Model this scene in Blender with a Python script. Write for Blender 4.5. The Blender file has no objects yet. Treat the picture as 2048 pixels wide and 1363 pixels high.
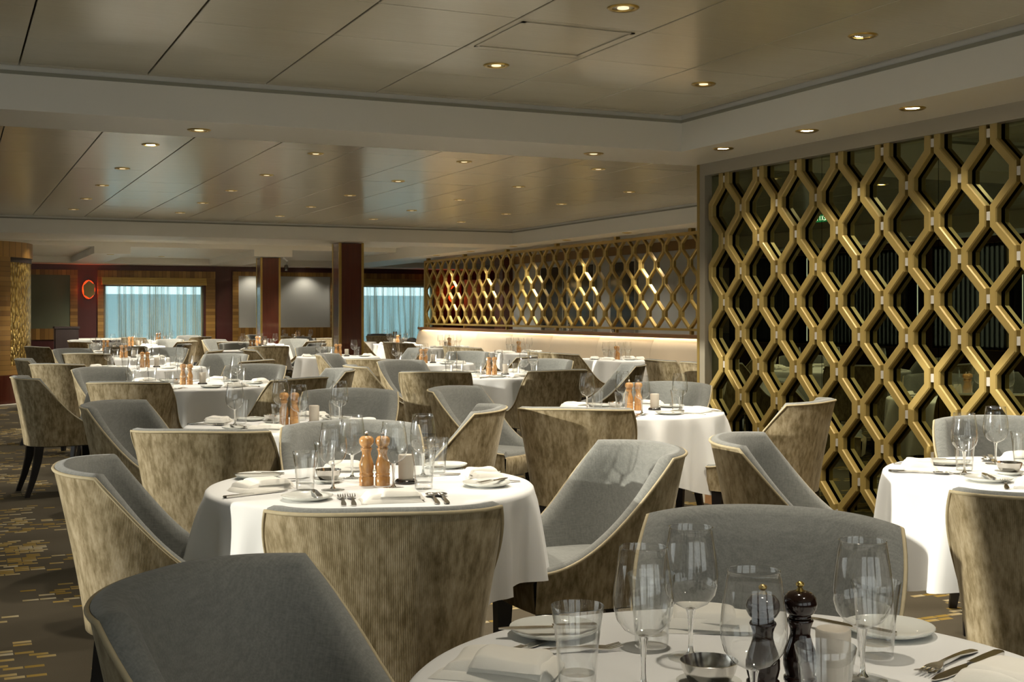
import bpy, math, random
from mathutils import Vector, Matrix
random.seed(7)
sc = bpy.context.scene
COL = sc.collection

# ------------------------------------------------------------------ camera, sky, sun, exposure
F_PX, HZ = 2481.0, 626.0
YAW = math.atan(1124 / F_PX)
cam_d = bpy.data.cameras.new('camera'); cam = bpy.data.objects.new('camera', cam_d); COL.objects.link(cam)
cam.location = (0, 0, 1.30); cam.rotation_euler = (math.pi / 2, 0, -YAW)
cam_d.sensor_width = 36.0; cam_d.lens = F_PX / 2048 * 36.0
cam_d.shift_y = (HZ - 681.5) / 2048
cam_d.clip_start = 0.05; cam_d.clip_end = 400
sc.camera = cam

world = bpy.data.worlds.new('sky'); sc.world = world; world.use_nodes = True
bg = world.node_tree.nodes['Background']
bg.inputs[0].default_value = (0.94, 0.99, 1.0, 1); bg.inputs[1].default_value = 1.1

SUN_EL = math.radians(8.0)
sun_d = bpy.data.lights.new('sun', 'SUN'); sun = bpy.data.objects.new('sun', sun_d); COL.objects.link(sun)
sun_d.energy = 2.9; sun_d.color = (1.0, 0.95, 0.85); sun_d.angle = math.radians(0.8)
sdir = Vector((0.993 * math.cos(SUN_EL), -0.120 * math.cos(SUN_EL), -math.sin(SUN_EL)))
sun.rotation_euler = sdir.to_track_quat('-Z', 'Y').to_euler(); sun.location = (-12, 12, 6)

sc.view_settings.view_transform = 'Standard'; sc.view_settings.look = 'None'
sc.view_settings.gamma = 1.0; sc.view_settings.use_curve_mapping = False
sc.view_settings.exposure = 0.74
cy = sc.cycles
cy.use_denoising = True; cy.use_adaptive_sampling = True; cy.adaptive_threshold = .015; cy.max_bounces = 8; cy.diffuse_bounces = 4; cy.glossy_bounces = 4
cy.transmission_bounces = 8; cy.transparent_max_bounces = 32; cy.caustics_reflective = False; cy.caustics_refractive = False
cy.sample_clamp_indirect = 4.0; cy.sample_clamp_direct = 0.0; cy.blur_glossy = 0.5

def proj(p):
    s, c = math.sin(YAW), math.cos(YAW)
    v = s * p[0] + c * p[1]; u = c * p[0] - s * p[1]
    return 1024 + F_PX * u / max(v, .01), HZ - F_PX * (p[2] - 1.3) / max(v, .01), v

# ------------------------------------------------------------------ materials
MATS = {}
def newmat(name):
    m = bpy.data.materials.new(name); m.use_nodes = True; MATS[name] = m
    nt = m.node_tree; return m, nt, nt.nodes['Principled BSDF']
def N(nt, typ, **kw):
    n = nt.nodes.new(typ)
    for k, v in kw.items():
        if k.startswith('i_'):
            key = k[2:]; n.inputs[int(key) if key.isdigit() else key.replace('_', ' ')].default_value = v
        else: setattr(n, k, v)
    return n
def L(nt, a, b): nt.links.new(a, b)
def simple(name, col, rough=.5, metal=0.0, var=0.0, scale=8.0, bump=0.0, bscale=200.0, spec=.5, emis=None, estr=0, coat=0.0, stretch=None):
    m, nt, b = newmat(name)
    b.inputs['Base Color'].default_value = (*col, 1); b.inputs['Roughness'].default_value = rough
    b.inputs['Metallic'].default_value = metal; b.inputs['Specular IOR Level'].default_value = spec
    b.inputs['Coat Weight'].default_value = coat
    tc = N(nt, 'ShaderNodeTexCoord'); src = tc.outputs['Object']
    if stretch:
        mp = N(nt, 'ShaderNodeMapping'); mp.inputs['Scale'].default_value = stretch; L(nt, src, mp.inputs[0]); src = mp.outputs[0]
    if var:
        nz = N(nt, 'ShaderNodeTexNoise', i_Scale=scale, i_Detail=4.0); L(nt, src, nz.inputs['Vector'])
        mx = N(nt, 'ShaderNodeMix', data_type='RGBA')
        mx.inputs[6].default_value = (*[c * (1 - var) for c in col], 1); mx.inputs[7].default_value = (*[min(1, c * (1 + var)) for c in col], 1)
        L(nt, nz.outputs[0], mx.inputs[0]); L(nt, mx.outputs[2], b.inputs['Base Color'])
    if bump:
        nz2 = N(nt, 'ShaderNodeTexNoise', i_Scale=bscale, i_Detail=2.0); L(nt, src, nz2.inputs['Vector'])
        bp = N(nt, 'ShaderNodeBump', i_Strength=bump, i_Distance=.002); L(nt, nz2.outputs[0], bp.inputs['Height']); L(nt, bp.outputs[0], b.inputs['Normal'])
    if emis:
        b.inputs['Emission Color'].default_value = (*emis, 1); b.inputs['Emission Strength'].default_value = estr
    return m

def ramp(nt, stops, interp='LINEAR'):
    r = N(nt, 'ShaderNodeValToRGB'); cr = r.color_ramp; cr.interpolation = interp
    while len(cr.elements) > 1: cr.elements.remove(cr.elements[-1])
    cr.elements[0].position = stops[0][0]; cr.elements[0].color = (*stops[0][1], 1)
    for p, c in stops[1:]:
        e = cr.elements.new(p); e.color = (*c, 1)
    return r

simple('white_paint', (.74, .71, .63), .45, var=.03, scale=2)
simple('ceiling_void', (.05, .045, .03), .8, var=.05)
simple('trim_grey', (.27, .26, .20), .5, var=.05)
simple('brass', (.55, .40, .13), .28, 1.0, var=.08, scale=20)
simple('brass_dull', (.43, .30, .09), .42, .75, var=.1, scale=12)
simple('lattice_gold', (.33, .235, .068), .45, .2, var=.08, scale=12)
simple('screen_gold', (.36, .25, .07), .40, .55, var=.08, scale=12)
simple('frame_beige', (.36, .32, .24), .38, .35, var=.05, scale=3)
simple('steel', (.62, .60, .56), .16, 1.0, var=.05, scale=30)
simple('silver_block', (.66, .62, .55), .3, .4, var=.05)
simple('grey_panel', (.40, .41, .39), .45, var=.10, scale=1.2)
simple('green_panel', (.10, .115, .07), .5, var=.15, scale=1.5)
simple('maroon', (.060, .014, .014), .35, var=.2, scale=3, stretch=(4, 4, .4), coat=.2)
simple('red_wood', (.085, .020, .011), .22, var=.35, scale=6, stretch=(6, 6, .35), coat=.5)
simple('dark_wood', (.018, .011, .010), .35, var=.3, scale=8, stretch=(6, 6, .5))
simple('dark_panel', (.022, .020, .018), .12, var=.2, scale=2)
simple('chair_leg', (.010, .008, .008), .38, var=.3, scale=20)
simple('cushion_base', (.03, .028, .025), .8, var=.1)
simple('porcelain', (.74, .75, .70), .14, var=.02, scale=5)
simple('napkin', (.82, .80, .73), .85, var=.03, scale=30, bump=.15, bscale=900)
simple('candle', (.50, .455, .38), .55, var=.04, scale=20)
simple('dark_metal', (.10, .095, .09), .2, .9, var=.1, scale=20)
simple('mill_dark', (.014, .006, .004), .12, var=.3, scale=20, coat=.15)
simple('leather', (.62, .53, .40), .48, var=.06, scale=3, bump=.1, bscale=120)
simple('carpet_edge', (.45, .42, .35), .7, var=.1)
simple('sconce_plate', (.30, .25, .11), .4, .5, var=.1)
simple('glow_red', (.5, .08, .03), .5, emis=(1.0, .06, .008), estr=.8)
simple('lamp_glow', (1, .95, .85), .5, emis=(1.0, .83, .58), estr=40.0)
simple('lamp_dim', (.9, .8, .6), .5, emis=(1.0, .80, .5), estr=.7)
simple('strip_glow', (1, .9, .7), .5, emis=(1.0, .78, .48), estr=12.0)
simple('sea_blue', (.40, .53, .57), .6, var=.06, scale=.6)
simple('black_gap', (.01, .01, .009), .9, var=.1)
simple('exit_green', (.02, .25, .08), .5, emis=(.03, .45, .18), estr=.6)
simple('exit_white', (.9, .9, .9), .5, emis=(.9, 1, .95), estr=2.5)
simple('white_plastic', (.7, .7, .68), .35, var=.03)
simple('teak', (.14, .065, .022), .4, var=.25, scale=5, stretch=(1, 8, 8))

def mk_panel():
    m, nt, b = newmat('ceiling_panel')
    tc = N(nt, 'ShaderNodeTexCoord')
    mp = N(nt, 'ShaderNodeMapping'); mp.inputs['Scale'].default_value = (1.2, 60, 1); L(nt, tc.outputs['Object'], mp.inputs[0])
    nz = N(nt, 'ShaderNodeTexNoise', i_Scale=3.0, i_Detail=3.0); L(nt, mp.outputs[0], nz.inputs['Vector'])
    r = ramp(nt, [(.3, (.52, .475, .365)), (.7, (.56, .515, .395))]); L(nt, nz.outputs[0], r.inputs[0]); L(nt, r.outputs[0], b.inputs['Base Color'])
    b.inputs['Roughness'].default_value = .20; b.inputs['Metallic'].default_value = .15
    mp2 = N(nt, 'ShaderNodeMapping'); mp2.inputs['Scale'].default_value = (.6, 3.5, 1); L(nt, tc.outputs['Object'], mp2.inputs[0])
    nz2 = N(nt, 'ShaderNodeTexNoise', i_Scale=2.0, i_Detail=1.0); L(nt, mp2.outputs[0], nz2.inputs['Vector'])
    bp = N(nt, 'ShaderNodeBump', i_Strength=.25, i_Distance=.004); L(nt, nz2.outputs[0], bp.inputs['Height']); L(nt, bp.outputs[0], b.inputs['Normal'])
mk_panel()

def mk_carpet():
    m, nt, b = newmat('carpet')
    geo = N(nt, 'ShaderNodeNewGeometry'); sx = N(nt, 'ShaderNodeSeparateXYZ'); L(nt, geo.outputs['Position'], sx.inputs[0])
    def M(op, a, c=None, d=None):
        n = N(nt, 'ShaderNodeMath', operation=op)
        for i, q in enumerate((a, c, d)):
            if q is None: continue
            if isinstance(q, (int, float)): n.inputs[i].default_value = q
            else: L(nt, q, n.inputs[i])
        return n.outputs[0]
    row = M('FLOOR', M('DIVIDE', sx.outputs[1], .042))
    fy = M('FRACT', M('DIVIDE', sx.outputs[1], .042))
    wn = N(nt, 'ShaderNodeTexWhiteNoise', noise_dimensions='1D'); L(nt, row, wn.inputs['W'])
    xs = M('ADD', M('DIVIDE', sx.outputs[0], .074), M('MULTIPLY', M('FLOOR', M('MULTIPLY', wn.outputs[0], 3)), .333))
    cx = M('FLOOR', xs); fx = M('FRACT', xs)
    cb = N(nt, 'ShaderNodeCombineXYZ'); L(nt, cx, cb.inputs[0]); L(nt, row, cb.inputs[1])
    w2 = N(nt, 'ShaderNodeTexWhiteNoise', noise_dimensions='2D'); L(nt, cb.outputs[0], w2.inputs['Vector'])
    sc2 = N(nt, 'ShaderNodeVectorMath', operation='MULTIPLY'); sc2.inputs[1].default_value = (.074, .042, 0); L(nt, cb.outputs[0], sc2.inputs[0])
    nz = N(nt, 'ShaderNodeTexNoise', i_Scale=1.9, i_Detail=1.5); L(nt, sc2.outputs[0], nz.inputs['Vector'])
    dens = N(nt, 'ShaderNodeMapRange', i_1=.46, i_2=.64, i_3=0.0, i_4=.62); L(nt, nz.outputs[0], dens.inputs[0])
    on = M('LESS_THAN', w2.outputs[0], dens.outputs[0])
    inx = M('MULTIPLY', M('GREATER_THAN', fx, .04), M('LESS_THAN', fx, .97))
    iny = M('MULTIPLY', M('GREATER_THAN', fy, .12), M('LESS_THAN', fy, .84))
    mask = M('MULTIPLY', on, M('MULTIPLY', inx, iny))
    wsx = N(nt, 'ShaderNodeSeparateColor'); L(nt, w2.outputs['Color'], wsx.inputs[0])
    grad = M('ADD', M('MULTIPLY', wsx.outputs[1], .75), M('MULTIPLY', fx, .25))
    dash = ramp(nt, [(.0, (.24, .15, .018)), (.45, (.32, .22, .06)), (.75, (.40, .32, .17)), (1.0, (.50, .45, .34))]); L(nt, grad, dash.inputs[0])
    tile = N(nt, 'ShaderNodeTexNoise', i_Scale=.8, i_Detail=4.0); L(nt, geo.outputs['Position'], tile.inputs['Vector'])
    base = ramp(nt, [(.3, (.060, .050, .032)), (.7, (.112, .094, .066))]); L(nt, tile.outputs[0], base.inputs[0])
    mx = N(nt, 'ShaderNodeMix', data_type='RGBA'); L(nt, mask, mx.inputs[0]); L(nt, base.outputs[0], mx.inputs[6]); L(nt, dash.outputs[0], mx.inputs[7])
    L(nt, mx.outputs[2], b.inputs['Base Color']); b.inputs['Roughness'].default_value = .9; b.inputs['Specular IOR Level'].default_value = .15
    fz = N(nt, 'ShaderNodeTexNoise', i_Scale=350.0, i_Detail=1.0); L(nt, geo.outputs['Position'], fz.inputs['Vector'])
    bp = N(nt, 'ShaderNodeBump', i_Strength=.35, i_Distance=.003); L(nt, fz.outputs[0], bp.inputs['Height']); L(nt, bp.outputs[0], b.inputs['Normal'])
mk_carpet()

def mk_velvet():
    m, nt, b = newmat('velvet')
    uv = N(nt, 'ShaderNodeUVMap', uv_map='UVMap'); oi = N(nt, 'ShaderNodeObjectInfo')
    off = N(nt, 'ShaderNodeVectorMath', operation='ADD'); L(nt, uv.outputs[0], off.inputs[0])
    cb = N(nt, 'ShaderNodeCombineXYZ'); ml = N(nt, 'ShaderNodeMath', operation='MULTIPLY'); ml.inputs[1].default_value = 37.0
    L(nt, oi.outputs['Random'], ml.inputs[0]); L(nt, ml.outputs[0], cb.inputs[0]); L(nt, ml.outputs[0], cb.inputs[1]); L(nt, cb.outputs[0], off.inputs[1])
    mp = N(nt, 'ShaderNodeMapping'); mp.inputs['Scale'].default_value = (1.15, .36, 1); L(nt, off.outputs[0], mp.inputs[0])
    n1 = N(nt, 'ShaderNodeTexNoise', i_Scale=22.0, i_Detail=8.0, i_Roughness=.72); L(nt, mp.outputs[0], n1.inputs['Vector'])
    n2 = N(nt, 'ShaderNodeTexNoise', i_Scale=70.0, i_Detail=2.0); L(nt, mp.outputs[0], n2.inputs['Vector'])
    ad = N(nt, 'ShaderNodeMix', data_type='FLOAT', i_0=.28); L(nt, n1.outputs[0], ad.inputs[2]); L(nt, n2.outputs[0], ad.inputs[3])
    r = ramp(nt, [(.34, (.145, .108, .050)), (.45, (.255, .202, .112)), (.53, (.375, .306, .188)), (.64, (.50, .42, .285))])
    L(nt, ad.outputs[0], r.inputs[0])
    sx = N(nt, 'ShaderNodeSeparateXYZ'); L(nt, uv.outputs[0], sx.inputs[0])
    wv = N(nt, 'ShaderNodeMath', operation='MULTIPLY'); wv.inputs[1].default_value = 2 * math.pi / .0040; L(nt, sx.outputs[0], wv.inputs[0])
    sn = N(nt, 'ShaderNodeMath', operation='SINE'); L(nt, wv.outputs[0], sn.inputs[0])
    mr = N(nt, 'ShaderNodeMapRange', i_1=-1.0, i_2=1.0, i_3=.82, i_4=1.06); L(nt, sn.outputs[0], mr.inputs[0])
    vm = N(nt, 'ShaderNodeVectorMath', operation='SCALE'); L(nt, r.outputs[0], vm.inputs[0]); L(nt, mr.outputs[0], vm.inputs['Scale'])
    L(nt, vm.outputs[0], b.inputs['Base Color'])
    bp = N(nt, 'ShaderNodeBump', i_Strength=.18, i_Distance=.001); L(nt, sn.outputs[0], bp.inputs['Height']); L(nt, bp.outputs[0], b.inputs['Normal'])
    b.inputs['Roughness'].default_value = .75; b.inputs['Specular IOR Level'].default_value = .2
    b.inputs['Sheen Weight'].default_value = .3; b.inputs['Sheen Roughness'].default_value = .35; b.inputs['Sheen Tint'].default_value = (1, .93, .75, 1)
mk_velvet()
simple('piping', (.44, .37, .23), .7, var=.15, scale=60)
def mk_grey():
    m, nt, b = newmat('grey_fabric')
    tc = N(nt, 'ShaderNodeTexCoord')
    ws = []
    for s in ((260, 30, 260), (30, 260, 60)):
        mp = N(nt, 'ShaderNodeMapping'); mp.inputs['Scale'].default_value = s; L(nt, tc.outputs['Object'], mp.inputs[0])
        nz = N(nt, 'ShaderNodeTexNoise', i_Scale=1.0, i_Detail=2.0); L(nt, mp.outputs[0], nz.inputs['Vector']); ws.append(nz)
    ad = N(nt, 'ShaderNodeMath', operation='ADD'); L(nt, ws[0].outputs[0], ad.inputs[0]); L(nt, ws[1].outputs[0], ad.inputs[1])
    r = ramp(nt, [(.35, (.152, .157, .146)), (.65, (.214, .219, .202))]); hv = N(nt, 'ShaderNodeMath', operation='MULTIPLY'); hv.inputs[1].default_value = .5
    L(nt, ad.outputs[0], hv.inputs[0]); L(nt, hv.outputs[0], r.inputs[0]); L(nt, r.outputs[0], b.inputs['Base Color'])
    b.inputs['Roughness'].default_value = .85; b.inputs['Specular IOR Level'].default_value = .2; b.inputs['Sheen Weight'].default_value = .25
    bp = N(nt, 'ShaderNodeBump', i_Strength=.15, i_Distance=.002); L(nt, ad.outputs[0], bp.inputs['Height']); L(nt, bp.outputs[0], b.inputs['Normal'])
mk_grey()
def mk_cloth():
    m, nt, b = newmat('cloth')
    b.inputs['Base Color'].default_value = (.79, .795, .785, 1); b.inputs['Roughness'].default_value = .8; b.inputs['Specular IOR Level'].default_value = .2
    b.inputs['Sheen Weight'].default_value = .1
    tc = N(nt, 'ShaderNodeTexCoord'); nz = N(nt, 'ShaderNodeTexNoise', i_Scale=9.0, i_Detail=3.0); L(nt, tc.outputs['Object'], nz.inputs['Vector'])
    bp = N(nt, 'ShaderNodeBump', i_Strength=.12, i_Distance=.01); L(nt, nz.outputs[0], bp.inputs['Height']); L(nt, bp.outputs[0], b.inputs['Normal'])
mk_cloth()
def mk_wood_strip(name, c1, c2, axis=0, w=.028):
    m, nt, b = newmat(name)
    geo = N(nt, 'ShaderNodeNewGeometry'); sx = N(nt, 'ShaderNodeSeparateXYZ'); L(nt, geo.outputs['Position'], sx.inputs[0])
    dv = N(nt, 'ShaderNodeMath', operation='DIVIDE'); dv.inputs[1].default_value = w; L(nt, sx.outputs[axis], dv.inputs[0])
    fl = N(nt, 'ShaderNodeMath', operation='FLOOR'); L(nt, dv.outputs[0], fl.inputs[0])
    wn = N(nt, 'ShaderNodeTexWhiteNoise', noise_dimensions='1D'); L(nt, fl.outputs[0], wn.inputs['W'])
    fr = N(nt, 'ShaderNodeMath', operation='FRACT'); L(nt, dv.outputs[0], fr.inputs[0])
    gp = N(nt, 'ShaderNodeMath', operation='GREATER_THAN'); gp.inputs[1].default_value = .08; L(nt, fr.outputs[0], gp.inputs[0])
    r = ramp(nt, [(0, c1), (1, c2)]); L(nt, wn.outputs[0], r.inputs[0])
    vm = N(nt, 'ShaderNodeVectorMath', operation='SCALE'); L(nt, r.outputs[0], vm.inputs[0])
    mr = N(nt, 'ShaderNodeMapRange', i_3=.45, i_4=1.0); L(nt, gp.outputs[0], mr.inputs[0]); L(nt, mr.outputs[0], vm.inputs['Scale'])
    L(nt, vm.outputs[0], b.inputs['Base Color']); b.inputs['Roughness'].default_value = .4
mk_wood_strip('bamboo', (.17, .085, .018), (.34, .19, .045), 0, .085)
mk_wood_strip('bamboo_h', (.17, .085, .018), (.32, .18, .045), 2, .07)
def mk_mosaic():
    m, nt, b = newmat('mosaic')
    tc = N(nt, 'ShaderNodeTexCoord'); mp = N(nt, 'ShaderNodeMapping'); mp.inputs['Scale'].default_value = (1, 1, .55); L(nt, tc.outputs['Object'], mp.inputs[0])
    vo = N(nt, 'ShaderNodeTexVoronoi', i_Scale=26.0); L(nt, mp.outputs[0], vo.inputs['Vector'])
    r = ramp(nt, [(0, (.75, .58, .26)), (.35, (.52, .36, .10)), (.7, (.20, .12, .02))]); L(nt, vo.outputs['Distance'], r.inputs[0]); L(nt, r.outputs[0], b.inputs['Base Color'])
    b.inputs['Metallic'].default_value = .7; b.inputs['Roughness'].default_value = .3
    bp = N(nt, 'ShaderNodeBump', i_Strength=1.0, i_Distance=.03, invert=True); L(nt, vo.outputs['Distance'], bp.inputs['Height']); L(nt, bp.outputs[0], b.inputs['Normal'])
mk_mosaic()
def mk_mirror():
    m, nt, b = newmat('dark_mirror')
    b.inputs['Base Color'].default_value = (.225, .24, .135, 1); b.inputs['Metallic'].default_value = 1.0; b.inputs['Roughness'].default_value = .0
mk_mirror()
def mk_glass():
    m, nt, b = newmat('thin_glass')
    nt.nodes.remove(b); out = nt.nodes['Material Output']
    t = N(nt, 'ShaderNodeBsdfTransparent'); t.inputs[0].default_value = (.975, .98, .975, 1)
    g = N(nt, 'ShaderNodeBsdfGlossy'); g.inputs['Roughness'].default_value = .055; g.inputs[0].default_value = (1, 1, 1, 1)
    f = N(nt, 'ShaderNodeLayerWeight', i_Blend=.5); pw = N(nt, 'ShaderNodeMath', operation='POWER'); pw.inputs[1].default_value = 3.0; L(nt, f.outputs['Facing'], pw.inputs[0])
    mr = N(nt, 'ShaderNodeMapRange', i_1=0.0, i_2=1.0, i_3=.07, i_4=.95); L(nt, pw.outputs[0], mr.inputs[0])
    p4 = N(nt, 'ShaderNodeMath', operation='POWER'); p4.inputs[1].default_value = 4.0; L(nt, f.outputs['Facing'], p4.inputs[0])
    tm = N(nt, 'ShaderNodeMix', data_type='RGBA'); tm.inputs[6].default_value = (.985, .988, .985, 1); tm.inputs[7].default_value = (.42, .44, .42, 1); L(nt, p4.outputs[0], tm.inputs[0]); L(nt, tm.outputs[2], t.inputs[0])
    mx = N(nt, 'ShaderNodeMixShader'); L(nt, mr.outputs[0], mx.inputs[0]); L(nt, t.outputs[0], mx.inputs[1]); L(nt, g.outputs[0], mx.inputs[2]); L(nt, mx.outputs[0], out.inputs[0])
    m, nt, b = newmat('solid_glass')
    b.inputs['Base Color'].default_value = (.97, .98, .97, 1); b.inputs['Roughness'].default_value = .0; b.inputs['Transmission Weight'].default_value = 1.0; b.inputs['IOR'].default_value = 1.5
    m, nt, b = newmat('sheer')
    nt.nodes.remove(b); out = nt.nodes['Material Output']
    t = N(nt, 'ShaderNodeBsdfTransparent'); d = N(nt, 'ShaderNodeBsdfDiffuse'); d.inputs[0].default_value = (.22, .19, .12, 1)
    tl = N(nt, 'ShaderNodeBsdfTranslucent'); tl.inputs[0].default_value = (.24, .22, .17, 1)
    a = N(nt, 'ShaderNodeAddShader'); L(nt, d.outputs[0], a.inputs[0]); L(nt, tl.outputs[0], a.inputs[1])
    lw = N(nt, 'ShaderNodeLayerWeight', i_Blend=.5); mr = N(nt, 'ShaderNodeMapRange', i_1=.10, i_2=.8, i_3=.16, i_4=.96); L(nt, lw.outputs['Facing'], mr.inputs[0])
    mx = N(nt, 'ShaderNodeMixShader'); L(nt, mr.outputs[0], mx.inputs[0]); L(nt, t.outputs[0], mx.inputs[1]); L(nt, a.outputs[0], mx.inputs[2]); L(nt, mx.outputs[0], out.inputs[0])
    m, nt, b = newmat('clear_pane')
    nt.nodes.remove(b); out = nt.nodes['Material Output']
    t = N(nt, 'ShaderNodeBsdfTransparent'); t.inputs[0].default_value = (.96, .96, .94, 1)
    g = N(nt, 'ShaderNodeBsdfGlossy'); g.inputs['Roughness'].default_value = .02
    mx = N(nt, 'ShaderNodeMixShader'); mx.inputs[0].default_value = .05; L(nt, t.outputs[0], mx.inputs[1]); L(nt, g.outputs[0], mx.inputs[2]); L(nt, mx.outputs[0], out.inputs[0])
    m, nt, b = newmat('window_glass')
    nt.nodes.remove(b); out = nt.nodes['Material Output']
    t = N(nt, 'ShaderNodeBsdfTransparent'); t.inputs[0].default_value = (.80, .95, .96, 1)
    g = N(nt, 'ShaderNodeBsdfGlossy'); g.inputs['Roughness'].default_value = .02
    mx = N(nt, 'ShaderNodeMixShader'); mx.inputs[0].default_value = .06; L(nt, t.outputs[0], mx.inputs[1]); L(nt, g.outputs[0], mx.inputs[2]); L(nt, mx.outputs[0], out.inputs[0])
mk_glass()
def mk_mill():
    m, nt, b = newmat('mill_wood')
    tc = N(nt, 'ShaderNodeTexCoord'); mp = N(nt, 'ShaderNodeMapping'); mp.inputs['Scale'].default_value = (60, 60, 12); mp.inputs['Rotation'].default_value = (.5, .3, 0); L(nt, tc.outputs['Object'], mp.inputs[0])
    nz = N(nt, 'ShaderNodeTexNoise', i_Scale=1.0, i_Detail=3.0); L(nt, mp.outputs[0], nz.inputs['Vector'])
    r = ramp(nt, [(.35, (.40, .19, .06)), (.65, (.58, .33, .13))]); L(nt, nz.outputs[0], r.inputs[0]); L(nt, r.outputs[0], b.inputs['Base Color'])
    b.inputs['Roughness'].default_value = .22; b.inputs['Coat Weight'].default_value = .4
mk_mill()

# ------------------------------------------------------------------ mesh helpers
class MB:
    def __init__(s): s.v = []; s.f = []; s.uv = None
    def box(s, x0, x1, y0, y1, z0, z1):
        n = len(s.v)
        s.v += [(x0, y0, z0), (x1, y0, z0), (x1, y1, z0), (x0, y1, z0), (x0, y0, z1), (x1, y0, z1), (x1, y1, z1), (x0, y1, z1)]
        s.f += [tuple(n + i for i in q) for q in ((0, 3, 2, 1), (4, 5, 6, 7), (0, 1, 5, 4), (1, 2, 6, 5), (2, 3, 7, 6), (3, 0, 4, 7))]
        return s
    def rings(s, rings, closed=True, cap0=False, cap1=False):
        n0 = len(s.v); k = len(rings[0])
        for r in rings: s.v += [tuple(p) for p in r]
        for i in range(len(rings) - 1):
            for j in range(k if closed else k - 1):
                a = n0 + i * k + j; b = n0 + i * k + (j + 1) % k
                s.f.append((a, b, b + k, a + k))
        if cap0: s.f.append(tuple(n0 + j for j in reversed(range(k))))
        if cap1: s.f.append(tuple(n0 + (len(rings) - 1) * k + j for j in range(k)))
        return s
    def lathe(s, prof, seg=24, cx=0, cy=0):
        rs = [[(cx + r * math.cos(2 * math.pi * j / seg), cy + r * math.sin(2 * math.pi * j / seg), z) for j in range(seg)] for r, z in prof]
        return s.rings(rs, True, prof[0][0] > 1e-4 and False, False)
    def tube(s, pts, r, seg=6):
        rs = []
        for i, p in enumerate(pts):
            p = Vector(p); a = Vector(pts[max(i - 1, 0)]); b = Vector(pts[min(i + 1, len(pts) - 1)])
            d = (b - a).normalized(); up = Vector((0, 0, 1)) if abs(d.z) < .95 else Vector((1, 0, 0))
            e1 = d.cross(up).normalized(); e2 = d.cross(e1)
            rs.append([p + r * (math.cos(2 * math.pi * j / seg) * e1 + math.sin(2 * math.pi * j / seg) * e2) for j in range(seg)])
        return s.rings(rs, True, True, True)
    def prism(s, poly, z0, z1):
        return s.rings([[(x, y, z0) for x, y in poly], [(x, y, z1) for x, y in poly]], True, True, True)
    def mesh(s, name, mat, smooth=None):
        me = bpy.data.meshes.new(name); me.from_pydata(s.v, [], s.f)
        if s.uv:
            ul = me.uv_layers.new(name='UVMap')
            for l in me.loops: ul.data[l.index].uv = s.uv[l.vertex_index]
        me.materials.append(MATS[mat])
        if smooth is not None:
            for p in me.polygons: p.use_smooth = True
            try: me.set_sharp_from_angle(angle=math.radians(smooth))
            except Exception: pass
        me.validate(); me.update(); return me
    def obj(s, name, mat, parent=None, smooth=None):
        o = bpy.data.objects.new(name, s.mesh(name, mat, smooth)); COL.objects.link(o)
        if parent: o.parent = parent
        return o

def put(name, me, parent=None, loc=(0, 0, 0), rz=0):
    o = bpy.data.objects.new(name, me); COL.objects.link(o); o.location = loc; o.rotation_euler = (0, 0, rz)
    if parent: o.parent = parent
    return o
def empty(name, loc=(0, 0, 0), rz=0, parent=None):
    o = bpy.data.objects.new(name, None); COL.objects.link(o); o.location = loc; o.rotation_euler = (0, 0, rz); o.empty_display_size = .1
    if parent: o.parent = parent
    return o
def tag(o, label, cat, group=None, kind=None):
    if label: o['label'] = label
    if cat: o['category'] = cat
    if group: o['group'] = group
    if kind: o['kind'] = kind
    return o
def struct(name, mb, mat, label=None, smooth=None):
    o = mb.obj(name, mat, None, smooth); o['kind'] = 'structure'
    if label: o['label'] = label
    return o
ORD = ['leftmost', 'second from left', 'third from left', 'fourth from left', 'fifth from left', 'sixth from left', 'seventh from left', 'eighth from left', 'ninth from left', 'tenth from left', 'eleventh from left', 'twelfth from left', 'thirteenth from left', 'fourteenth from left', 'fifteenth from left', 'sixteenth from left']
NTH = ['first', 'second', 'third', 'fourth', 'fifth', 'sixth', 'seventh', 'eighth', 'ninth', 'tenth', 'eleventh', 'twelfth', 'thirteenth']
def ords(objs):
    """pairs (object, wording of its rank from left to right in the picture)"""
    q = sorted(objs, key=lambda o: proj(o.location)[0]); n = len(q)
    return [(o, '' if n == 1 else ('rightmost' if i == n - 1 else ORD[min(i, 15)])) for i, o in enumerate(q)]

# ------------------------------------------------------------------ the room shell
ZS, ZC, ZT = 2.326, 2.545, 2.524           # soffit, panelled ceiling, top of the bulkheads
struct('floor', MB().box(-3.2, 12.7, -2.7, 27.7, -.08, 0), 'carpet', 'dark brown carpet with scattered gold and beige dashes')

def box_struct(name, mat, *b, label=None):
    mb = MB()
    for q in b: mb.box(*q)
    return struct(name, mb, mat, label)

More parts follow.
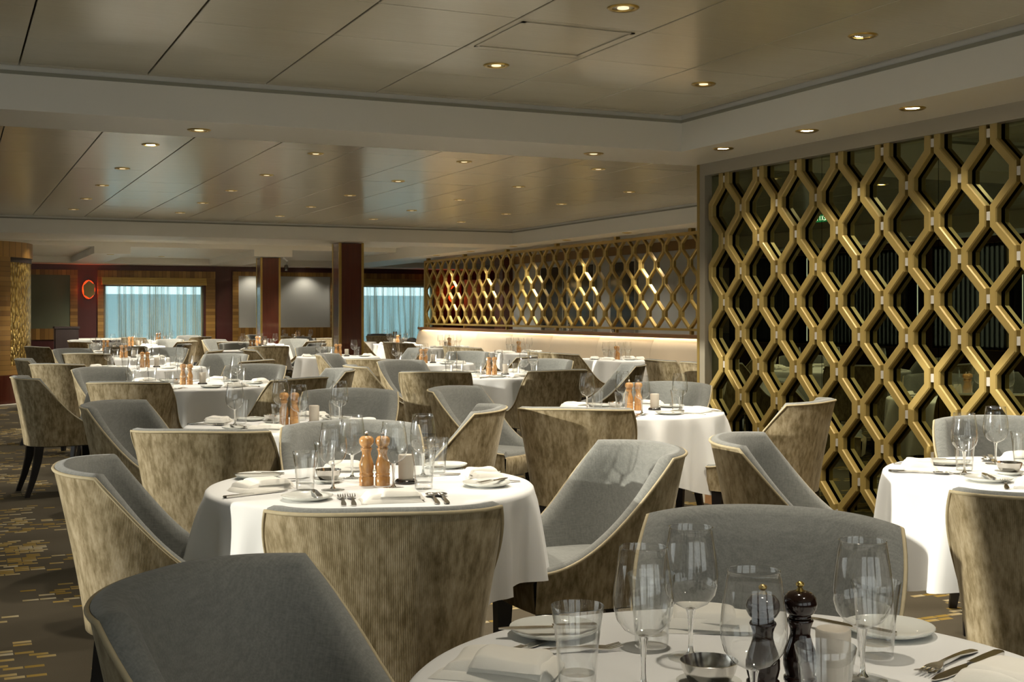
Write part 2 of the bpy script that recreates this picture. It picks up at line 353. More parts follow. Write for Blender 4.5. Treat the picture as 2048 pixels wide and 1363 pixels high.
# ceiling void slab + tiles as parts
ceil = box_struct('ceiling', 'ceiling_void', (-3.2, 12.7, -2.7, 27.7, 2.62, 2.72), label='beige metal panel ceiling with dark open joints')
TW = .625
tile_me = {}
def tile_mesh(w, d):
    k = (round(w, 3), round(d, 3))
    if k not in tile_me:
        hw, hd = w / 2 - .004, d / 2 - .0012
        mb = MB(); mb.rings([[(sx * (hw - e), sy * (hd - e * .4), z) for sx, sy in ((-1, -1), (1, -1), (1, 1), (-1, 1))] for e, z in ((0, .03), (0, .0025), (.002, 0))], True, True, False)
        n = len(mb.v); mb.f.append((n - 1, n - 2, n - 3, n - 4))
        tile_me[k] = mb.mesh('ceiling_panel', 'ceiling_panel')
    return tile_me[k]
def tiles(x0, x1, y0, y1, xa, ya, dy):
    """panels aligned to a joint at (xa, ya); only where the room can be seen"""
    ix0, ix1 = math.floor((x0 - xa) / TW), math.ceil((x1 - xa) / TW)
    iy0, iy1 = math.floor((y0 - ya) / dy), math.ceil((y1 - ya) / dy)
    for i in range(ix0, ix1):
        a, b = max(x0, xa + i * TW), min(x1, xa + (i + 1) * TW)
        if b - a < .05: continue
        for j in range(iy0, iy1):
            c, d = max(y0, ya + j * dy), min(y1, ya + (j + 1) * dy)
            if d - c < .05: continue
            o = put('ceiling_panel', tile_mesh(b - a, d - c), ceil, ((a + b) / 2, (c + d) / 2, ZC))
            o.rotation_euler = (random.uniform(-1, 1) * .0016, random.uniform(-1, 1) * .0012, 0)
tiles(-2.17, 4.205, -1.5, 6.71, .315, 6.02, .63)
tiles(-2.17, 7.67, 7.35, 16.95, .33, 7.35, .96)
# access hatch frame in the front tray
mb = MB(); hx0, hx1, hy0, hy1 = 2.225, 2.775, 4.80, 5.34
for q in ((hx0, hx1, hy0, hy0 + .018), (hx0, hx1, hy1 - .018, hy1), (hx0, hx0 + .018, hy0, hy1), (hx1 - .018, hx1, hy0, hy1)): mb.box(*q, ZC - .004, ZC + .002)
h = mb.obj('access_hatch', 'ceiling_panel', None); tag(h, 'square access hatch frame set in the front ceiling tray', 'hatch')

# soffits and bulkheads
WP = 'white_paint'
box_struct('trim_1', WP, (-3.1, 5.05, 6.74, 7.35, ZS, 2.64), label='white cross beam between the two ceiling trays')
box_struct('trim_2', WP, (4.235, 5.05, -2.6, 6.74, ZS, 2.64), label='white soffit above the lattice mirror wall')
box_struct('trim_3', WP, (-3.1, -2.2, -2.6, 16.98, ZS, 2.64), (-2.2, 4.235, -2.6, -1.5, ZS, 2.64))
box_struct('trim_4', WP, (7.70, 9.5, 7.35, 21.0, ZS, 2.64), (5.05, 7.7, 7.0, 7.35, ZS, 2.64), label='white soffit above the banquette screen')
box_struct('trim_5', WP, (-3.1, 7.70, 16.98, 17.95, ZS, 2.64), label='white far cross beam behind the columns')
# far zone: trays between beams
ZF = 2.45
box_struct('trim_6', WP, (-3.1, .9, 22.3, 27.6, ZS, 2.64), (.9, 2.25, 26.6, 27.6, ZS, 2.64), (2.25, 2.85, 22.3, 27.6, ZS, 2.64), (5.0, 5.7, 22.3, 27.6, ZS, 2.64),
           (2.85, 5.0, 26.6, 27.6, ZS, 2.64), (5.7, 12.6, 26.6, 27.6, ZS, 2.64), (7.7, 12.6, 21.0, 22.3, ZS, 2.64), (7.7, 8.6, 22.3, 26.6, ZS, 2.64),
           label='white beams of the far ceiling')
box_struct('ceiling_far', WP, (-3.1, 12.6, 17.95, 22.3, 2.53, 2.62), (.9, 2.25, 22.3, 26.6, ZF, 2.62), (2.85, 5.0, 22.3, 26.6, ZF, 2.62), (5.7, 7.7, 22.3, 26.6, ZF, 2.62), (8.6, 12.6, 22.3, 26.6, ZF, 2.62), label='pale painted ceiling of the far dining area')
# cove trims (dark reveal and lip)
box_struct('trim_7', 'trim_grey', (-2.2, 4.228, 6.732, 6.742, ZT - .018, ZT), (4.227, 4.237, -1.5, 6.742, ZT - .018, ZT), (-2.2, 7.693, 16.972, 16.982, ZT - .018, ZT), (7.692, 7.702, 7.35, 16.982, ZT - .018, ZT), label='grey lip moulding along the tray edges')

# walls
WX = -3.0
added_wins = [(3.05, 6.25), (7.8, 9.6), (9.85, 11.55), (11.8, 13.3), (13.7, 15.6), (16.2, 18.2), (19.0, 21.0), (22.0, 24.0), (24.8, 26.6)]  # openings added so the sun reaches chosen tables and chairs
mb = MB(); y = -2.6
for a, b in added_wins:
    mb.box(WX - .2, WX, y, a, 0, 2.64); mb.box(WX - .2, WX, a, b, 0, .80); mb.box(WX - .2, WX, a, b, 2.24, 2.64); y = b
mb.box(WX - .2, WX, y, 27.7, 0, 2.64)
struct('wall_left', mb, 'maroon', 'maroon side wall with added windows that let the sun in')
mb = MB()
y = -2.6
for a, b in added_wins:
    if a - y > .6: mb.box(WX, WX + .03, y + .15, a - .15, .95, 2.1)
    y = b
struct('trim_8', mb, 'grey_panel', 'grey wall panels between the added side windows')
wn = 0
for a, b in added_wins:
    wn += 1
    e = empty('window_%d' % wn, (WX - .1, (a + b) / 2, .80)); e['kind'] = 'structure'  # unseen side window, added to let the sun in
    w = b - a; m = MB()
    for q in ((-w / 2, -w / 2 + .05, 0, 1.44), (w / 2 - .05, w / 2, 0, 1.44), (-w / 2, w / 2, 0, .05), (-w / 2, w / 2, 1.39, 1.44)): m.box(-.04, .04, q[0], q[1], q[2], q[3])
    m.obj('window_frame', 'brass_dull', e)
    MB().box(-.004, .004, -w / 2 + .05, w / 2 - .05, .05, 1.39).obj('pane', 'clear_pane', e)
for k, (a, b) in enumerate([q for q in added_wins if q[0] > 11.5]):   # added slats pass the sun and hide these windows from the mirror
    m = MB(); yy = a; dx, dy = .993 * .16, -.12 * .16
    while yy < b:
        m.rings([[(dx * t - dy * .006 * q, yy + dy * t + dx * .006 * q, z) for t, q in ((0, -1), (1, -1), (1, 1), (0, 1))] for z in (.82, 2.22)], True, True, True); yy += .085
    o = m.obj('slats', 'dark_panel', None); e = empty('added_sun_blind', (WX + .02, 0, 0)); o.parent = e; o['kind'] = 'stuff'
    tag(e, 'added unseen blind hiding a side window from the mirror, %s from the camera' % NTH[k], 'blind', 'added sun blinds')
bw = [(-2.8, -.6), (-.3, 1.9), (2.2, 4.4)]  # openings added behind the camera for diffuse daylight fill
mb = MB(); x = -3.2
for a, b in bw: mb.box(x, a, -2.8, -2.6, 0, 2.64); mb.box(a, b, -2.8, -2.6, 0, .5); mb.box(a, b, -2.8, -2.6, 2.24, 2.64); x = b
mb.box(x, 9.6, -2.8, -2.6, 0, 2.64); struct('wall_back', mb, 'maroon')
for a, b in bw:
    wn += 1; e = empty('window_%d' % wn, ((a + b) / 2, -2.7, .5)); e['kind'] = 'structure'; w = b - a; m = MB()  # unseen rear window, added as a fill source
    for q in ((-w / 2, -w / 2 + .05, 0, 1.74), (w / 2 - .05, w / 2, 0, 1.74), (-w / 2, w / 2, 0, .05), (-w / 2, w / 2, 1.69, 1.74)): m.box(q[0], q[1], -.04, .04, q[2], q[3])
    m.obj('window_frame', 'brass_dull', e); MB().box(-w / 2 + .05, w / 2 - .05, -.004, .004, .05, 1.69).obj('pane', 'clear_pane', e)
box_struct('wall_right', 'grey_panel', (9.4, 9.6, 7.29, 21.0, 0, 2.64), label='grey stone wall behind the banquette screen')
box_struct('wall_right_front', 'maroon', (4.86, 5.05, -2.7, 7.29, 0, 2.64))
box_struct('wall_cross', 'grey_panel', (5.05, 9.6, 7.09, 7.29, 0, 2.64))
box_struct('wall_right_far', 'maroon', (12.5, 12.7, 21.0, 27.7, 0, 2.64), (9.4, 12.6, 20.8, 21.0, 0, 2.64))
box_struct('trim_9', 'red_wood', (9.2, 9.62, 20.72, 21.1, 0, ZS), label='red wood corner post behind the banquette screen')
box_struct('trim_10', 'bamboo', (9.36, 9.4, 7.3, 20.72, 2.19, ZS), label='wood cornice above the grey wall')

# far wall with its two curtained windows
FY = 27.5
W1, W2 = (2.97, 5.06), (8.68, 10.40)
ZW = 1.905
mb = MB()
for x0, x1, z0, z1 in ((-3.2, W1[0], 0, 2.64), (W1[0], W1[1], 0, .35), (W1[0], W1[1], ZW, 2.64), (W1[1], W2[0], 0, 2.64), (W2[0], W2[1], 0, .35), (W2[0], W2[1], ZW + .03, 2.64), (W2[1], 12.7, 0, 2.64)):
    mb.box(x0, x1, FY, FY + .2, z0, z1)
struct('wall_far', mb, 'maroon', 'maroon far wall with curtained windows')
def slab(name, mat, x0, x1, z0, z1, d=.03, label=None): return box_struct(name, mat, (x0, x1, FY - d, FY, z0, z1), label=label)
slab('trim_11', 'bamboo', 1.2, 2.44, 2.10, 2.21, .03, 'striped wood band over the green panel')
slab('trim_12', 'bamboo_h', 2.29, 2.44, .75, 2.10, .03)
slab('trim_13', 'green_panel', 1.2, 2.29, .98, 2.10, .02, 'dark green wall panel by the column')
slab('trim_14', 'bamboo', 1.2, 2.29, .75, .98, .03)
slab('trim_15', 'bamboo', 2.84, 5.30, 2.06, 2.21, .035, 'striped wood band over the left curtained window')
slab('trim_16', 'bamboo_h', 2.84, 2.96, .3, 2.06, .035)
slab('trim_17', 'bamboo_h', 5.10, 5.30, .3, 2.06, .035)
slab('trim_18', 'bamboo', 5.68, 7.96, 2.13, 2.22, .035, 'striped wood band over the pale grey panel')
slab('trim_19', 'bamboo_h', 5.68, 5.81, .65, 2.13, .035)
slab('trim_20', 'bamboo_h', 7.90, 8.02, .65, 2.13, .035)
slab('trim_21', 'grey_panel', 5.81, 7.90, .98, 2.125, .02, 'pale grey wall panel between the windows')
slab('trim_22', 'bamboo', 5.81, 7.90, .45, .98, .035, 'striped wood dado under the grey panel')
slab('trim_23', 'bamboo', 8.55, 10.65, 2.08, 2.22, .035, 'striped wood band over the right curtained window')
slab('trim_24', 'bamboo_h', 8.52, 8.66, .3, 2.08, .035)
slab('trim_25', 'bamboo_h', 10.42, 10.65, .3, 2.08, .035)
slab('trim_26', 'red_wood', 10.65, 11.12, .0, 2.2, .03, 'red wood panel behind the banquette screen')
slab('trim_27', 'grey_panel', 11.2, 12.2, .8, 2.1, .02)
for i, (a, b) in enumerate((W1, W2)):
    wn += 1
    z1 = ZW + .03 * i
    e = empty('window_%d' % wn, ((a + b) / 2, FY + .1, .35)); e['kind'] = 'structure'
    w = b - a; hgt = z1 - .35
    m = MB()
    for q in ((-w / 2, -w / 2 + .04, 0, hgt), (w / 2 - .04, w / 2, 0, hgt), (-w / 2, w / 2, 0, .04), (-w / 2, w / 2, hgt - .03, hgt)): m.box(q[0], q[1], -.03, .03, q[2], q[3])
    m.obj('window_frame', 'frame_beige', e)
    MB().box(-w / 2 + .04, w / 2 - .04, -.004, .004, .04, hgt - .03).obj('pane', 'window_glass', e)
    # pelmet
    m = MB()
    for k in range(4): m.box(a - .05, b + .04, FY - .05 - .022 * (4 - k), FY - .004, z1 + .0 + k * .04, z1 + .037 + k * .04)
    p = m.obj('pelmet', 'brass_dull', None); tag(p, 'stepped gold pelmet over the %s curtained window' % ('left', 'right')[i], 'pelmet', 'window pelmets')
    # sheer curtain in loose folds
    m = MB(); cols = []; nx = 260
    rnd = random.Random(3 + i); ph = [rnd.uniform(0, 6.28) for _ in range(6)]
    rows = 7; nx = 620
    gath = [((q + rnd.uniform(.1, .9)) * w / 13, rnd.uniform(.012, .042), rnd.uniform(-.07, .09), rnd.uniform(.5, 1.2)) for q in range(13)] + [(w - .02, .05, 0, 1), (.0, .03, 0, 1)]
    for r in range(rows):
        t = r / (rows - 1); z = .38 + (z1 - .40) * t; row = []
        for k in range(nx):
            x = a + .02 + (w - .04) * k / (nx - 1)
            xx = x - a
            env = sum(wt * math.exp(-((xx - c0_ - tl * (1 - t)) / (wd * (1 + .9 * (1 - t)))) ** 2) for c0_, wd, tl, wt in gath)
            d = .0035 + .05 * min(1, env)
            yy = FY - .005 + d * math.sin(150 * xx)
            row.append((x, FY + .03 + (yy - FY), z))
        cols.append(row)
    m.rings(cols, False)
    c = m.obj('sheer_curtain', 'sheer', None, 180); tag(c, 'beige sheer curtain across the %s far window' % ('left', 'right')[i], 'curtain', 'sheer curtains')
box_struct('wall_outside', 'sea_blue', (-6, 22, 31.0, 31.2, -1.0, 1.76), label='pale blue deck bulwark outside the windows')

# far-left round column with gold mosaic
cc = empty('mosaic_column', (-.09, 19.85, 0)); tag(cc, 'wide wood clad round column with gold mosaic niche at left', 'column')
def arc_wall(mb, r, a0, a1, z0, z1, n=24, th=.03):
    rs = []
    for k in range(n + 1):
        a = math.radians(a0 + (a1 - a0) * k / n); c, s_ = math.cos(a), math.sin(a)
        rs.append([(r * c, r * s_, z0), (r * c, r * s_, z1), ((r - th) * c, (r - th) * s_, z1), ((r - th) * c, (r - th) * s_, z0)])
    return mb.rings(rs, True, True, True)
arc_wall(MB(), 1.17, 0, 360, 0, ZS - .01, 64).obj('core', 'maroon', cc, 40)
A0, A1 = -62, 30
arc_wall(MB(), 1.215, A0, A1, 2.10, ZS - .005).obj('head_panel', 'bamboo', cc, 40)
arc_wall(MB(), 1.215, A0, A0 + 18, .42, 2.10).obj('side_panel', 'bamboo_h', cc, 40)
arc_wall(MB(), 1.19, A0 + 18, A1, .55, 2.03).obj('mosaic', 'mosaic', cc, 40)
arc_wall(MB(), 1.20, A0 + 18, A1, 2.03, 2.10).obj('niche_edge', 'dark_wood', cc, 40)
arc_wall(MB(), 1.215, A0 + 18, A1, .42, .55).obj('sill_panel', 'bamboo_h', cc, 40)
arc_wall(MB(), 1.24, -180, 180, .02, .42, 48).obj('plinth', 'red_wood', cc, 40)
arc_wall(MB(), 1.36, -180, 180, 0, .014, 48, .14).obj('base_ring', 'carpet_edge', cc, 40)

# two square wood columns with brass corners
def column(x, y, label, w=.36):
    e = empty('square_column', (x, y, 0)); tag(e, label, 'column', 'square columns'); h = w / 2
    MB().box(-h, h, -h, h, 0, ZS - .012).obj('shaft', 'red_wood', e)
    for sx in (-1, 1):
        for sy in (-1, 1):
            MB().box(min(sx * (h - .03), sx * (h + .006)), max(sx * (h - .03), sx * (h + .006)), min(sy * (h - .03), sy * (h + .006)), max(sy * (h - .03), sy * (h + .006)), 0, ZS - .006).obj('corner_trim', 'brass', e)
    MB().box(-h - .01, h + .01, -h - .01, h + .01, 0, .1).obj('plinth', 'dark_wood', e)
column(5.31, 17.55, 'square red wood column with brass corners under the cross beam')
column(5.36, 22.75, 'smaller square red wood column by the far grey panel')
# surveillance camera on the far column
e = empty('ceiling_camera', (5.66, 22.60, 2.14)); tag(e, 'small black and white camera beside the far column', 'camera')
MB().lathe([(0, -.06), (.035, -.05), (.045, -.01), (.03, .05), (0, .06)], 12).obj('body', 'dark_metal', e, 40)
MB().tube([(0, 0, .05), (.02, -.02, .12), (-.06, 0, .18)], .018, 8).obj('bracket', 'white_plastic', e, 40)

# sconces
def sconce(x, y, z, label):
    e = empty('wall_sconce', (x, y, z)); tag(e, label, 'wall lamp', 'red glowing wall sconces')
    hexp = [(0, .19), (.115, .10), (.115, -.10), (.02, -.19), (-.10, -.12), (-.115, .08)]
    mb = MB(); mb.rings([[(px, -.09, pz) for px, pz in hexp], [(px, -.075, pz) for px, pz in hexp]], True, True, True); mb.obj('plate', 'sconce_plate', e)
    MB().rings([[(.130 * math.cos(a * math.pi / 8), yy, .200 * math.sin(a * math.pi / 8)) for a in range(16)] for yy in (-.02, -.008)], True, True, True).obj('lamp', 'glow_red', e)  # glowing disc made wider than the plate, stands in for the wall halo
    ld = bpy.data.lights.new('sconce_light', 'POINT'); ld.energy = 16; ld.color = (1, .10, .015); ld.shadow_soft_size = .06
    lo = bpy.data.objects.new('sconce_light', ld); COL.objects.link(lo); lo.parent = e; lo.location = (0, -.045, .0)
sconce(2.66, FY, 1.80, 'red glowing wall sconce with angular plate left of the window')
sconce(10.9, FY - .03, 1.75, 'red glowing wall sconce seen through the banquette screen')

# waiter station at the far left
e = empty('host_stand', (1.95, 24.2, 0)); tag(e, 'dark wood host stand near the mosaic column', 'stand')
MB().box(-.20, .20, -.2, .2, .05, 1.02).obj('body', 'dark_wood', e); MB().box(-.22, .22, -.22, .22, 1.02, 1.055).obj('top', 'dark_wood', e)
MB().box(-.18, .18, -.18, .18, 0, .05).obj('plinth', 'cushion_base', e)
e = empty('sideboard', (2.55, 24.5, 0)); tag(e, 'low dark wood sideboard right of the host stand', 'sideboard')
MB().box(-.36, .36, -.22, .22, .04, .80).obj('body', 'dark_wood', e); MB().box(-.38, .38, -.24, .24, .80, .83).obj('top', 'porcelain', e)
for q in (-.18, .18): MB().box(q - .16, q + .16, -.235, -.22, .1, .76).obj('door', 'dark_wood', e)

# ------------------------------------------------------------------ lattice screens
PZ, HY = .415, .194
def bar_mesh(name, z0, z1, parity, zref, bw, dep, mat, gap=.025):
    """one zig-zag upright; local y = 0 at the centre between its two link columns"""
    a = HY / 2 - (bw + gap) / 2
    pts = []
    k = math.ceil((z1 - zref) / (PZ / 2)) + 1; z = zref + k * PZ / 2; i = k + parity
    path = []
    while z > z0 - PZ:
        sgn = 1 if i % 2 == 0 else -1
        path += [(sgn * a, z + .0435), (sgn * a, z - .0435)]; z -= PZ / 2; i -= 1
    def clip(p):
        out = []
        for j in range(len(p) - 1):
            (ya, za), (yb, zb) = p[j], p[j + 1]
            for zc in (z1, z0):
                if (za - zc) * (zb - zc) < 0:
                    t = (zc - za) / (zb - za); q = (ya + (yb - ya) * t, zc)
                    if zc == z1: ya, za = q
                    else: yb, zb = q
            if za <= z1 + 1e-6 and zb >= z0 - 1e-6:
                if not out: out.append((ya, za))
                out.append((yb, zb))
        return out
    path = clip(path)
    rs = []; h = bw / 2; be = .006
    for j, (y, z) in enumerate(path):
        a_ = path[max(j - 1, 0)]; b_ = path[min(j + 1, len(path) - 1)]
        def nrm(p, q):
            dy, dz = q[0] - p[0], q[1] - p[1]; l = math.hypot(dy, dz) or 1; return (-dz / l, dy / l)
        n1 = nrm(a_, (y, z)) if j else nrm((y, z), b_); n2 = nrm((y, z), b_) if j < len(path) - 1 else n1
        mx, mz = n1[0] + n2[0], n1[1] + n2[1]; l = math.hypot(mx, mz); mx, mz = mx / l, mz / l
        s = 1 / max(.5, mx * n1[0] + mz * n1[1])
        if j in (0, len(path) - 1): mx, mz, s = 1.0 if n1[0] > 0 else -1.0, 0.0, 1 / max(.3, abs(n1[0]))
        ring = []
        for d, x in ((h, dep), (h, be), (h - be, 0), (-h + be, 0), (-h, be), (-h, dep)):
            ring.append((x, y + mx * d * s, z + mz * d * s))
        rs.append(ring)
    return MB().rings(rs, True, True, True).mesh(name, mat)

XS = 4.73; ZR = 2.202; YC0 = 7.004
scr = empty('lattice_mirror_wall', (XS, 7.29, 0)); tag(scr, 'gold zigzag lattice over dark mirror panels on the right', 'screen')
b0 = bar_mesh('lattice_bar', .10, 2.243, 0, ZR, .047, .034, 'lattice_gold'); b1 = bar_mesh('lattice_bar', .10, 2.243, 1, ZR, .047, .034, 'lattice_gold')
lk = MB().box(.008, .036, -.0185, .0185, -.022, .022).mesh('link', 'silver_block')
NB = 26
for i in range(-1, NB):
    # link column i at YC0 - i*HY; even columns meet at ZR, odd ones half a step lower
    put('lattice_bar', b0 if i % 2 == 0 else b1, scr, (0, YC0 - (i + .5) * HY - 7.29, 0))
for i in range(0, NB):
    z = ZR - (PZ / 2 if i % 2 else 0)
    while z > .12:
        put('link', lk, scr, (0, YC0 - i * HY - 7.29, z)); z -= PZ
seams = [7.215, 6.026, 5.06, 4.094, 3.128, 2.162, 1.9]
for a, b in zip(seams[:-1], seams[1:]):
    MB().box(.046, .07, b + .002 - 7.29, a - .002 - 7.29, .08, 2.245).obj('mirror_panel', 'dark_mirror', scr)
MB().box(-.012, .13, 7.208 - 7.29, 7.272 - 7.29, 0, ZS).obj('frame_upright', 'frame_beige', scr)
MB().box(-.016, .13, 7.272 - 7.29, 7.30 - 7.29, 0, ZS).obj('edge_strip', 'brass_dull', scr)
MB().box(-.012, .13, 1.9 - 7.29, 7.208 - 7.29, 2.243, ZS).obj('frame_header', 'frame_beige', scr)
MB().box(-.012, .13, 1.9 - 7.29, 7.208 - 7.29, 0, .08).obj('plinth', 'teak', scr)

# banquette with the long open screen above it
XB = 8.16; Y0, Y1 = 9.2, 21.97
bq = empty('lattice_divider', (XB, Y0, 1.04)); tag(bq, 'long open gold zigzag screen above the banquette', 'screen')
zb0, zb1 = 1.115 - 1.04, 2.245 - 1.04
c0 = bar_mesh('lattice_bar', zb0, zb1, 0, 2.12 - 1.04, .036, .04, 'screen_gold', .012); c1 = bar_mesh('lattice_bar', zb0, zb1, 1, 2.12 - 1.04, .036, .04, 'screen_gold', .012)
nb = int((Y1 - Y0) / HY)
for i in range(nb):
    put('lattice_bar', c0 if i % 2 == 0 else c1, bq, (-.02, Y1 - Y0 - .06 - (i + .5) * HY, 0))
m = MB()
for i in range(1, nb):
    z = 2.12 - 1.04 - (PZ / 2 if i % 2 else 0)
    while z > zb0 + .03:
        yy = Y1 - Y0 - .06 - i * HY; m.box(-.012, .012, yy - .012, yy + .012, z - .015, z + .015); z -= PZ
o = m.obj('links', 'brass', bq); o['kind'] = 'stuff'
MB().box(-.025, .03, 0, Y1 - Y0, 2.245 - 1.04, 2.285 - 1.04).obj('top_rail', 'brass_dull', bq)
MB().box(-.025, .03, 0, Y1 - Y0, 1.085 - 1.04, 1.115 - 1.04).obj('bottom_rail', 'brass_dull', bq)
MB().box(-.03, .035, Y1 - Y0 - .06, Y1 - Y0 + .0, 0, 2.285 - 1.04).obj('end_post', 'brass_dull', bq)
for yp in (10.9, 12.75, 14.6, 16.4, 18.2, 20.0, 21.8):
    MB().box(-.03, .03, yp - .035 - Y0, yp + .035 - Y0, 2.285 - 1.04, ZS - 1.04).obj('hanger', 'brass_dull', bq)
    MB().box(-.02, .02, yp - .02 - Y0, yp + .02 - Y0, 0.0, 1.085 - 1.04).obj('foot', 'brass_dull', bq)
sofa = empty('banquette', (XB, Y0, 0)); tag(sofa, 'long cream leather banquette under the open gold screen', 'banquette')
npn = 9; pw = (Y1 - Y0 + .1) / npn
prof = [(-.02, .40), (-.20, .42), (-.19, .55), (-.14, .85), (-.085, .985), (-.04, 1.005), (.0, 1.0), (.0, .40)]
for k in range(npn):
    a, b = k * pw + .002, (k + 1) * pw - .002
    MB().rings([[(x + (.006 if e else 0), yy, z) for x, z in prof] for yy, e in ((a, 1), (a + .008, 0), (b - .008, 0), (b, 1))], True, True, True).obj('back_panel', 'leather', sofa, 50)
    sp = [(-.20, .36), (-.48, .36), (-.50, .42), (-.48, .465), (-.2, .475)]
    MB().rings([[(x, yy, z) for x, z in sp] for yy in (a, b)], True, True, True).obj('seat_cushion', 'leather', sofa, 50)
MB().box(-.45, .02, 0, Y1 - Y0 + .1, .0, .36).obj('base', 'dark_wood', sofa)
MB().box(-.11, .12, -.02, Y1 - Y0 + .12, 1.016, 1.04).box(-.11, -.10, -.02, Y1 - Y0 + .12, .995, 1.016).obj('ledge', 'teak', sofa)
MB().box(-.098, -.085, .05, Y1 - Y0 - .05, 1.009, 1.0155).obj('light_strip', 'strip_glow', sofa)
MB().box(0, .12, 0, Y1 - Y0 + .1, 0, 1.0).obj('back_board', 'dark_wood', sofa)
for k, (a, b) in enumerate(((18.6, 19.45), (17.5, 18.4), (16.2, 16.95), (10.4, 11.3))):
    d = empty('door_%d' % (k + 1), (9.4, (a + b) / 2, 0)); d['kind'] = 'structure'; w = b - a
    leaf = MB().box(-.04, 0, -w / 2, w / 2, 0, 2.08).obj('door_leaf', 'dark_panel', d)
    MB().box(-.05, -.0, -w / 2 - .04, -w / 2, 0, 2.12).obj('door_frame', 'trim_grey', d)
    MB().tube([(-.07, w / 2 - .08, 1.0), (-.07, w / 2 - .08, 1.12)], .012).obj('handle', 'steel', leaf)

# ------------------------------------------------------------------ downlights
ring_me = MB().lathe([(.046, .02), (.046, -.004), (.058, -.007), (.066, -.001), (.066, .004)], 24).mesh('trim_ring', 'brass', 60)
cone_me = MB().lathe([(.044, -.003), (.034, .045), (0, .045)], 20).mesh('reflector', 'brass', 60)
lampb_me = MB().lathe([(0, .004), (.034, .004), (.036, .01), (0, .02)], 20).mesh('lamp', 'lamp_glow', 60)
lampd_me = MB().lathe([(0, .034), (.024, .034), (.024, .043), (0, .043)], 16).mesh('lamp', 'lamp_dim', 60)
def downlight(x, y, z, label, bright, power, col=(1.0, .90, .74), angle=75, sc_=1.0, group=None):
    e = empty('downlight', (x, y, z)); tag(e, label, 'downlight', group or 'recessed downlights'); e.scale = (sc_, sc_, 1)
    put('trim_ring', ring_me, e); 
    if bright: put('lamp', lampb_me, e, (0, 0, -.004))
    else:
        put('lamp', lampd_me, e, (0, 0, -.038))
    if power:
        ld = bpy.data.lights.new('downlight_beam', 'SPOT'); ld.energy = power; ld.color = col; ld.spot_size = math.radians(angle); ld.spot_blend = .7; ld.shadow_soft_size = .04
        lo = bpy.data.objects.new('downlight_beam', ld); COL.objects.link(lo); lo.parent = e; lo.location = (0, 0, -.03)
for k, yy in enumerate((6.50, 5.67, 4.83, 3.99, 3.15, 2.31)):
    if k < 4: downlight(4.39, yy, ZS, 'bright downlight in the mirror wall soffit, %s' % ['farthest from camera', 'second farthest', 'third farthest', 'nearest'][k], True, 16, angle=110)
    else: downlight(4.39, yy, ZS, 'bright mirror wall soffit downlight beyond the frame, %s' % ['nearer the lattice middle', 'nearest the camera'][k - 4], True, 9, angle=110)
for j, yy in enumerate((5.71, 4.42, 3.13, 1.84, .55)):
    for i, xx in enumerate((1.27, 2.50, 3.73)):
        if (i, j) == (0, 0): continue
        pos = ['leftmost', 'middle', 'rightmost'][i]
        downlight(xx, yy, ZC, '%s recessed downlight in %s row from the beam, front ceiling tray' % (pos, NTH[j]), (i, j) == (2, 1), 35 if j > 1 else 58, angle=75 if j > 1 else 115)
for xx, lb in ((1.27, 'left'), (3.77, 'right')): downlight(xx, 7.05, ZS, '%s recessed downlight in the white cross beam' % lb, False, 36, angle=120)
for j, yy in enumerate((9.45, 11.1, 12.65, 14.2, 15.7)):
    for i, xx in enumerate((1.35, 2.6, 3.85, 5.1, 6.35)):
        downlight(xx, yy, ZC, 'recessed downlight, %s in %s row of the rear ceiling tray' % ((ORD + ['rightmost'])[i] if i < 4 else 'rightmost', NTH[j]), (i, j) == (0, 0), 42, angle=110)
for k, yy in enumerate((12.05, 13.8, 15.5, 17.3, 19.0, 20.6)):
    downlight(7.86, yy, ZS, 'bright soffit downlight before the banquette screen, %s from the right' % NTH[k], True, 50, angle=100)
    downlight(8.5, yy, ZS, 'bright soffit downlight behind the banquette screen, %s from the right' % NTH[k], True, 26, angle=120)
for k, xx in enumerate((6.1, 7.3, 8.3)): downlight(xx, 27.2, ZS, 'bright downlight above the far wall, %s from left' % NTH[k], True, 14, angle=120)
for k, (xx, yy) in enumerate(((1.28, 18.3), (1.55, 18.75), (1.45, 19.0), (1.25, 19.3), (1.62, 18.95))):
    downlight(xx, yy, 2.53, 'small bright spotlight in the cluster by the mosaic column, %s' % ['front left', 'front right', 'middle', 'rear left', 'rear right'][k], True, 28, angle=100, sc_=.75)
for k, (xx, yy, zz) in enumerate(((3.9, 25.8, ZF), (4.0, 20.3, 2.53), (6.6, 20.3, 2.53), (2.55, 22.6, ZS))):
    downlight(xx, yy, zz, 'recessed downlight of the far dining area, %s' % ['above the left window', 'between the columns', 'right of the columns', 'on the left beam'][k], False, 240, angle=150)

